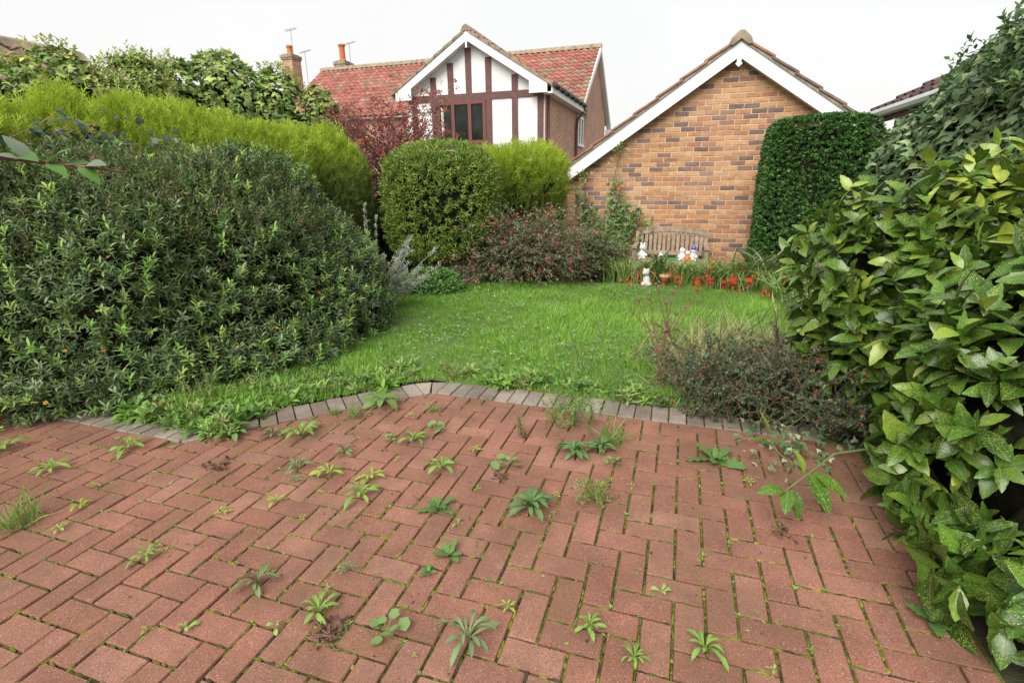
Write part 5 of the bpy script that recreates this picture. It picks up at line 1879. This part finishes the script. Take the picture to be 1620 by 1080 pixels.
mk('bare_twigs', *stems(bs, tps, .004, .0015), plain('dark_twig', (.07, .06, .05), .9, .2), lcot, kind='stuff')

# dry straw grass and seed stalks behind it
dg_ = thing('dry_grass', 'bleached straw-coloured dry grass clump behind the prickly shrub', 'grass', W(.55, 4.0, -.03))
n_ = 2600
c0 = W(rng.normal(.6, .34, n_), rng.normal(4.1, .4, n_), np.full(n_, -.03))
d = np.column_stack([rng.normal(0, .7, n_), rng.normal(0, .6, n_), rng.uniform(.35, 1, n_)])
V, F, T_ = scatter(c0, d, np.tile([0, 0, 1.0], (n_, 1)), t_blade(-.7, .022), rng.uniform(.16, .42, n_), jit(pick([((.42, .37, .19), 5), ((.27, .27, .11), 3), ((.45, .39, .22), 2), ((.16, .24, .06), 2)], n_), .2))
mk('blades', V, F, M_grass, dg_, tint=T_, kind='stuff')

th = thing('dead_thistle', 'dead brown thistle stalks with dried seed heads rising from the dry grass', 'plant', (1.02, 3.3, 0))
M_thb = plain('thistle_brown', (.20, .115, .07), .95, .3, 25)
tops = [(.90, 3.28, .62), (.80, 3.3, .52), (1.0, 3.25, .60), (1.06, 3.3, .66), (1.14, 3.28, .56), (1.20, 3.25, .68), (.84, 3.32, .60), (1.1, 3.33, .50), (.93, 3.26, .72)]
root = np.array([1.02, 3.3, 0])
mk('stalk', *tube([root, (1.0, 3.29, .2), (1.02, 3.28, .36)], [.009, .008, .006], 6), M_thb, th)
mk('stalk', *tube([root + [.03, .02, 0], (1.06, 3.3, .22), (1.07, 3.29, .34)], [.008, .007, .005], 6), M_thb, th)
for k, tp in enumerate(tops):
    b_ = np.array([(1.0, 3.29, .22), (1.02, 3.28, .34), (1.07, 3.29, .33)][k % 3])
    st = mk('stalk', *tube([b_, (b_ * .6 + np.array(tp) * .4) + [0, 0, -.02], tp], [.005, .004, .003], 5), M_thb, th)
    ps_ = [ball(tp, .010, 7, 5, (1, 1, 1.25))]
    n_ = 26
    d = nrm(rng.normal(size=(n_, 3)) + [0, 0, .4])
    V, F, T_ = batch(*t_blade(.1, .12), np.tile(np.array(tp, float), (n_, 1)), frames(d, rng.normal(size=(n_, 3))), rng.uniform(.015, .034, n_), np.tile([.26, .17, .12], (n_, 1)))
    mk('seed_head', *join([(ps_[0][0], ps_[0][1], np.array([.2, .12, .08])), (V, F, T_)])[:2], M_thb, st)
n_ = 44
zz = rng.uniform(.02, .5, n_)
pp = root + np.column_stack([rng.normal(0, .025, n_), rng.normal(0, .025, n_), zz])
d = nrm(np.column_stack([rng.normal(size=n_), rng.normal(size=n_), rng.uniform(-1.2, .1, n_)]))
V, F, T_ = scatter(pp, d, rng.normal(size=(n_, 3)), t_leaf6(.3, .2, .5), rng.uniform(.03, .065, n_), jit(np.tile([.26, .18, .11], (n_, 1)), .3))
mk('withered_leaves', V, F, M_dry, th, tint=T_, kind='stuff')

# tall airy weed stems standing at the kerb
def airy(name, label, base, hs, spread, pal, nst=5, group=None, flower=None, leaf=.03):
    t0 = thing(name, label, 'weed', base, 0, group)
    bs, tps = [], []
    for k in range(nst):
        b_ = np.array(base, float) + [rng.normal(0, spread * .3), rng.normal(0, spread * .3), 0]
        bs.append(b_); tps.append(b_ + [rng.normal(0, spread), rng.normal(0, spread), hs * rng.uniform(.6, 1)])
    mk('stem', *stems(bs, tps, .003, .001), M_gstem, t0, kind='stuff')
    q = np.concatenate([b_ + (t1 - b_) * rng.uniform(.1, 1, (22, 1)) for b_, t1 in zip(bs, tps)])
    d = nrm(rng.normal(size=q.shape) * [1, 1, .4] + [0, 0, .6])
    V, F, T_ = scatter(q, d, np.tile([0, 0, 1.0], (len(q), 1)), L2n, leaf * rng.uniform(.5, 1.4, len(q)), jit(pick(pal, len(q)), .2))
    mk('leaves', V, F, M_leaf, t0, tint=T_, kind='stuff')
    if flower:
        for t1 in tps[:4]:
            mk('flower', *flower_geo(t1, [0, -.3, 1], .010, 6), M_petal, t0, tint=flower)
    return t0


WG = [((.16, .30, .07), 3), ((.22, .36, .11), 2), ((.12, .23, .05), 2)]
airy('tall_weed', 'tall airy green weed standing at the kerb beside the prickly shrub', (.66, 3.02, 0), .62, .07, WG, 6, leaf=.035)
airy('tall_weed', 'thin pale seeding weed in the lawn behind the grey kerb', (.52, 3.5, -.01), .5, .12, [((.25, .34, .15), 3), ((.33, .38, .2), 2)], 7, leaf=.022)
airy('tall_weed', 'slender weed with yellow flowers below the evergreen mound', (-1.93, 3.0, 0), .34, .06, WG, 7, flower=(.75, .62, .08), leaf=.028)
airy('tall_weed', 'small thin red-stemmed weed on the paving near the kerb', (.05, 2.6, 0), .16, .04, [((.20, .14, .06), 2), ((.14, .22, .05), 2)], 4, leaf=.018)

# variegated ivy at the foot of the laurel
vi = thing('variegated_ivy', 'cream-edged variegated ivy trailing at the foot of the spotted laurel', 'ivy', (1.5, 2.35, -.02))
n_ = 150
q = np.column_stack([rng.normal(1.46, .13, n_), rng.normal(2.36, .12, n_), rng.uniform(.0, .09, n_)])
V, F, T_ = scatter(q, rng.normal(size=(n_, 3)) + [0, -.3, 0], np.tile([0, -.2, 1.0], (n_, 1)) + rng.normal(0, .3, (n_, 3)), IVY, rng.uniform(.02, .042, n_), jit(pick([((.10, .19, .07), 3), ((.42, .44, .30), 2), ((.2, .28, .14), 2)], n_), .2))
mk('leaves', V, F, M_leaf, vi, tint=T_, kind='stuff')

# ================================================================== WEEDS IN THE PAVING
WEEDS = [(-0.15, 1.257, 0.109, 'grey'), (0.079, 1.918, 0.116, 'dark'), (-0.333, 1.93, 0.097, 'crinkle'), (-0.697, 2.032, 0.097, 'bright'),
 (-0.354, 2.255, 0.098, 'bright'), (-0.548, 2.544, 0.09, 'bright'), (-0.903, 2.215, 0.085, 'lime'), (-0.689, 2.183, 0.076, 'lime'),
 (-0.893, 2.416, 0.072, 'mixed'), (-1.086, 2.271, 0.081, 'grey'), (-1.583, 2.644, 0.124, 'broad'), (-0.839, 3.035, 0.148, 'broad'),
 (-1.202, 2.619, 0.122, 'bright'), (-1.361, 2.623, 0.08, 'mixed'), (-0.033, 2.277, 0.075, 'round'), (-0.443, 2.668, 0.075, 'round'),
 (0.317, 2.387, 0.102, 'dark'), (-2.086, 2.497, 0.1, 'bright'), (-2.321, 2.287, 0.091, 'bright'), (-2.77, 2.493, 0.107, 'bright'),
 (-0.247, 1.632, 0.074, 'crinkle'), (-0.318, 1.541, 0.039, 'crinkle'), (-0.923, 1.501, 0.085, 'mixed'), (-0.656, 1.368, 0.078, 'bright'),
 (-0.588, 1.272, 0.085, 'dead'), (-0.411, 1.289, 0.071, 'round'), (0.239, 1.299, 0.056, 'bright'), (0.354, 1.179, 0.052, 'bright'),
 (0.576, 1.206, 0.073, 'bright'), (0.506, 1.437, 0.045, 'three'), (-1.42, 1.645, 0.063, 'bright'), (-0.621, 1.568, 0.043, 'grey'),
 (-0.507, 1.534, 0.023, 'grey'), (-0.026, 1.377, 0.036, 'lime'), (-1.933, 1.971, 0.053, 'lime'), (-1.07, 1.991, 0.049, 'lime'),
 (-1.27, 1.913, 0.043, 'lime'), (0.502, 2.283, 0.053, 'round'), (-0.208, 2.426, 0.045, 'lime'), (-1.504, 2.31, 0.087, 'dead'),
 (-1.061, 2.169, 0.041, 'grey'), (-0.069, 2.175, 0.063, 'dead'), (-0.233, 1.812, 0.037, 'three'), (-0.494, 2.931, 0.052, 'tuft'),
 (-1.064, 1.308, 0.035, 'three'), (-0.774, 1.308, 0.035, 'three'), (-1.191, 1.305, 0.025, 'lime'), (0.057, 2.587, 0.05, 'dead'),
 (-0.684, 2.576, 0.041, 'round'), (1.022, 2.308, 0.141, 'crinkle'), (1.344, 1.3, 0.086, 'crinkle'), (-1.101, 2.903, 0.054, 'tuft'),
 (-2.104, 1.855, 0.127, 'tuft'), (0.538, 2.503, 0.132, 'tuft'), (0.356, 2.719, 0.189, 'cushion'), (0.357, 1.963, 0.089, 'upright'),
 (0.462, 2.423, 0.097, 'dark'), (1.084, 1.733, 0.061, 'dead'), (1.105, 2.096, 0.037, 'lime'), (0.552, 2.081, 0.028, 'lime'),
 (0.167, 1.876, 0.023, 'lime'), (0.193, 2.014, 0.027, 'lime'), (-0.594, 2.345, 0.027, 'lime'), (0.286, 1.255, 0.019, 'lime'),
 (0.748, 1.136, 0.024, 'three'), (0.791, 1.341, 0.02, 'grey'), (-0.308, 1.196, 0.016, 'lime'), (-0.17, 2.071, 0.025, 'lime'),
 (-2.059, 3.07, 0.097, 'tuft'), (-1.927, 3.018, 0.165, 'upright'), (-1.997, 2.135, 0.032, 'lime'), (-1.899, 1.819, 0.04, 'lime'),
 (-0.621, 2.846, 0.04, 'lime'), (-0.903, 1.875, 0.021, 'lime'), (0.453, 1.538, 0.018, 'lime'), (0.7, 1.582, 0.022, 'lime'),
 (-0.969, 2.855, 0.081, 'tuft')]


def weed_leaf(kind):
    if kind in ('crinkle',):
        V, F = [], []
        n_ = 10
        for i in range(n_):
            t = i / (n_ - 1)
            w_ = (.06 + .30 * math.sin(math.pi * min(1, t * .95 + .03)) ** 1.2) * (1.25 if i % 2 else .72) * .5 if i < n_ - 1 else .01
            z_ = .14 * math.sin(t * 2.4) - .1 * t
            for sx in (-1, 0, 1):
                V.append([sx * w_, t, z_ + (.05 * (1 if i % 2 else -1) if sx else 0)])
        F = [f_ for i in range(n_ - 1) for f_ in ([i * 3, i * 3 + 1, i * 3 + 4, i * 3 + 3], [i * 3 + 1, i * 3 + 2, i * 3 + 5, i * 3 + 4])]
        return np.array(V), [np.array(F)]
    if kind == 'round':
        V = [[-.02, 0, 0], [.02, 0, 0], [.015, .5, .18], [-.015, .5, .18]]
        F4 = [[0, 1, 2, 3]]
        c_ = len(V); V.append([0, .74, .16])
        for k in range(11):
            a_ = 2 * math.pi * k / 11
            rr = .27 * (1.06 if k % 2 else .92)
            V.append([math.sin(a_) * rr * 1.08, .74 - math.cos(a_) * rr, .2 + .025 * math.cos(a_ * 2)])
        return np.array(V), [np.array(F4), np.array([[c_, c_ + 1 + (k + 1) % 11, c_ + 1 + k] for k in range(11)])]
    wd = {'bright': .23, 'lime': .24, 'grey': .17, 'dark': .22, 'broad': .27, 'mixed': .2, 'three': .36}.get(kind, .2)
    prof = [(0, .16), (.25, .30), (.5, .62), (.72, 1.0), (.88, .8), (1, .06)]
    V = []
    for t, k in prof:
        z_ = .30 * math.sin(t * 2.5) - .18 * t * t
        for sx in (-1, 0, 1):
            V.append([sx * wd * k * .5, t, z_ + (.035 * k if sx else 0)])
    n_ = len(prof)
    F = [f_ for i in range(n_ - 1) for f_ in ([i * 3, i * 3 + 1, i * 3 + 4, i * 3 + 3], [i * 3 + 1, i * 3 + 2, i * 3 + 5, i * 3 + 4])]
    return np.array(V), [np.array(F)]


WCOL = {'bright': (.21, .36, .065), 'lime': (.32, .44, .075), 'grey': (.20, .29, .13), 'dark': (.115, .21, .065), 'crinkle': (.125, .235, .06), 'broad': (.14, .25, .055), 'mixed': (.19, .26, .09), 'round': (.17, .30, .09), 'three': (.27, .40, .10), 'dead': (.14, .09, .06)}
WLAB = {'bright': 'bright green narrow-leaved rosette weed standing alone in a joint of the red paving',
        'lime': 'small yellowish lime green rosette weed in a joint of the red paving',
        'grey': 'grey-green narrow-leaved rosette weed in a joint of the red paving',
        'dark': 'dense dark green rosette weed in a joint of the red paving',
        'crinkle': 'weed with crinkled toothed leaves sprawling on the red paving',
        'broad': 'broad-leaved dark weed sprawling at the foot of the grey kerb',
        'mixed': 'half-withered green and brown rosette weed in the red paving',
        'round': 'weed with rounded scalloped leaves in a joint of the red paving',
        'three': 'tiny seedling weed with three or four oval leaves in the red paving',
        'dead': 'dead brown shrivelled weed lying on the red paving',
        'tuft': 'short tuft of thin grass growing in a joint of the red paving',
        'cushion': 'feathery cushion of fresh green weed on the paving by the kerb',
        'upright': 'loose upright yellow-green weed with seed heads growing from the paving'}
LMESH = {}


def leaf_meshes(kind):
    if kind not in LMESH:
        V, F = weed_leaf(kind)
        L_ = []
        for i in range(3):
            V2 = V.copy(); V2[:, 2] *= rng.uniform(.7, 1.3); V2[:, 0] *= rng.uniform(.85, 1.2)
            cc = np.array(WCOL[kind])
            if kind == 'mixed' and i == 2:
                cc = np.array((.13, .08, .055))
            L_.append(mesh_data('leaf', V2, F, M_leaf, tint=jit(cc[None], .15)[0], smooth=True))
        LMESH[kind] = L_
    return LMESH[kind]


special = {0: 'largest grey-green rosette weed with long narrow leaves on the red paving', 1: 'fullest dark green rosette weed out in the open paving',
           2: 'crinkled toothed weed beside the fullest dark green rosette', 3: 'bright rosette weed just in front of two lime weeds', 5: 'bright rosette weed beside a round-leaved weed near the kerb bend',
           9: 'grey-green rosette weed beside a lime weed, below the diagonal kerb', 10: 'broad-leaved weed below the diagonal kerb near the evergreen mound', 11: 'broad-leaved weed below the bend of the grey kerb',
           12: 'bright rosette weed beside a half-withered one below the diagonal kerb', 13: 'half-withered weed between a broad-leaved weed and a bright rosette', 14: 'round-leaved weed beside a dead brown weed in mid paving',
           15: 'round-leaved weed beside a bright rosette near the kerb bend', 16: 'dark rosette weed in front of the feathery cushion weed', 20: 'larger of two crinkled weeds close together in mid paving',
           21: 'smaller of two crinkled weeds close together in mid paving', 22: 'large half-withered weed alone on the open paving', 23: 'bright rosette weed just behind a blackened dead weed', 24: 'blackened dead weed spread flat in front of a bright rosette',
           25: 'pale round-leaved weed next to a blackened dead weed', 37: 'round-leaved weed in front of the grass tuft by the prickly shrub', 39: 'dead brown weed below the diagonal kerb', 41: 'dead brown weed beside a round-leaved weed in mid paving',
           47: 'thin dead weed near the straight grey kerb', 49: 'sprawling toothed weed at the foot of the prickly dark shrub', 50: 'crinkled weed under the overhanging spotted laurel leaves', 52: 'large loose tuft of pale grass on the open paving',
           53: 'grass tuft beside the dark rosettes near the prickly shrub', 55: 'loose upright yellow-green weed with seed heads out in the paving', 56: 'dark rosette weed growing against a grass tuft', 57: 'dead brown weed below the laurel shoot over the paving',
           69: 'upright pale weed against the evergreen mound behind the kerb'}
for k, (x_, y_, r_, kind) in enumerate(WEEDS):
    lab = special.get(k, WLAB[kind])
    c_ = np.array([x_, y_, -.004])
    if kind in ('tuft', 'cushion', 'upright'):
        t0 = thing({'tuft': 'grass_tuft', 'cushion': 'cushion_weed', 'upright': 'upright_weed'}[kind], lab, 'grass' if kind == 'tuft' else 'weed', c_, 0, {'tuft': 'grass tufts in the paving', 'cushion': None, 'upright': 'upright weeds in the paving'}[kind])
        if kind == 'tuft':
            n_ = 70
            d = np.column_stack([rng.normal(0, .55, n_), rng.normal(0, .55, n_), np.ones(n_)])
            V, F, T_ = scatter(c_ + rng.normal(0, r_ * .25, (n_, 3)) * [1, 1, 0], d, rng.normal(size=(n_, 3)), t_blade(.7, .035), r_ * rng.uniform(.7, 1.5, n_), jit(pick([((.17, .32, .05), 3), ((.25, .36, .09), 2), ((.33, .36, .15), 1)], n_), .2))
            mk('blades', V, F, M_grass, t0, tint=T_, kind='stuff')
        else:
            n_ = 90 if kind == 'cushion' else 26
            hgt_ = r_ * (1.3 if kind == 'cushion' else 1.4)
            q = c_ + np.column_stack([rng.normal(0, r_ * .4, n_), rng.normal(0, r_ * .3, n_), rng.uniform(.0, hgt_, n_) * (1 if kind == 'upright' else .9)])
            V, F, T_ = foliage(q, np.tile([0, 0, 1.0], (n_, 1)), L2n, [((.17, .32, .06), 3), ((.24, .37, .09), 2), ((.12, .24, .05), 2)] if kind == 'cushion' else [((.26, .34, .09), 3), ((.33, .36, .12), 2), ((.16, .26, .05), 2)], .026, .05, 9, .9, .6, .5, .5)
            mk('foliage', V, F, M_leaf, t0, tint=T_, kind='stuff')
            mk('stem', *stems(list(np.repeat(c_[None], 7, 0)), list(c_ + np.column_stack([rng.normal(0, r_ * .4, 7), rng.normal(0, r_ * .4, 7), rng.uniform(.5, 1, 7) * hgt_])), .002, .001), M_gstem, t0, kind='stuff')
        continue
    t0 = thing('dead_weed' if kind == 'dead' else 'seedling' if kind == 'three' else 'rosette_weed' if kind in ('bright', 'lime', 'grey', 'dark', 'mixed') else 'broadleaf_weed', lab, 'weed', c_, 0, {'bright': 'bright rosette weeds', 'lime': 'small lime weeds', 'grey': 'grey-green rosette weeds', 'dark': 'dark rosette weeds', 'crinkle': 'crinkle-leaved weeds', 'broad': 'broad-leaved weeds by the kerb', 'mixed': 'half-withered weeds', 'round': 'scalloped weeds', 'three': 'tiny seedlings', 'dead': 'dead weeds'}[kind])
    if kind == 'dead':
        n_ = 14
        a_ = rng.uniform(0, 6.28, n_)
        bs = [c_ + [0, 0, .012]] * n_
        tps = [c_ + np.array([math.cos(q_), math.sin(q_), rng.uniform(.02, .35)]) * r_ * rng.uniform(.5, 1) for q_ in a_]
        mk('stem', *stems(bs, tps, .0025, .001), M_thb, t0, kind='stuff')
        q = np.concatenate([np.array(bs[i]) + (tps[i] - bs[i]) * rng.uniform(.3, 1, (3, 1)) for i in range(n_)])
        V, F, T_ = scatter(q, rng.normal(size=q.shape), rng.normal(size=q.shape), t_leaf6(.3, .25, .4), r_ * rng.uniform(.2, .45, len(q)), jit(pick([((.10, .06, .05), 3), ((.16, .10, .06), 2), ((.12, .17, .06), 1.4), ((.20, .07, .06), .6)], len(q)), .3))
        mk('withered_leaves', V, F, M_dry, t0, tint=T_, kind='stuff')
        continue
    n_ = {'bright': 13, 'lime': 10, 'grey': 15, 'dark': 26, 'crinkle': 8, 'broad': 14, 'mixed': 14, 'round': 8, 'three': 4}[kind]
    if r_ < .03:
        n_ = min(n_, 6)
    ga = 2.399
    a0 = rng.uniform(0, 6.28)
    LMs = leaf_meshes(kind)
    for i in range(n_):
        f_ = i / max(1, n_ - 1)
        a_ = a0 + i * ga + rng.normal(0, .2)
        tilt = (.10 + .55 * f_ + rng.normal(0, .08)) * (1.1 if kind in ('dark',) else .85)
        s_ = r_ * (1.12 - .5 * f_) * rng.uniform(.8, 1.12)
        Mx = Matrix.Translation(Vector(c_ + [0, 0, .006 + .010 * f_])) @ Matrix.Rotation(a_, 4, 'Z') @ Matrix.Rotation(max(.02, tilt), 4, 'X') @ Matrix.Rotation(rng.normal(0, .25), 4, 'Y') @ Matrix.Diagonal((s_ * 1.05, s_, s_, 1))
        put('leaf', LMs[rng.integers(3)], Mx, t0)
# the crumbs of dead leaf and grit lying about
n_ = 260
uv_ = rng.uniform([-3.2, .9], [.9, 2.8], (n_, 2))
uv_ = uv_[(uv_[:, 1] < uv_[:, 0] + KD) | (uv_[:, 1] < KL)]
q = W(uv_[:, 0], uv_[:, 1], np.full(len(uv_), .004))
V, F, T_ = scatter(q, np.column_stack([rng.normal(size=(len(q), 2)), np.zeros(len(q))]), np.tile([0, 0, 1.0], (len(q), 1)) + rng.normal(0, .2, q.shape), t_leaf6(.5, .1, .05), rng.uniform(.005, .018, len(q)), jit(pick([((.14, .09, .05), 3), ((.3, .25, .14), 1.4), ((.07, .05, .035), 2), ((.2, .3, .07), 1.2)], len(q)), .3))
lit = mk('leaf_litter', V, F, M_dry, None, tint=T_, kind='stuff')
tag(lit, 'crumbs of dead leaf scattered over the red paving', 'leaf litter')
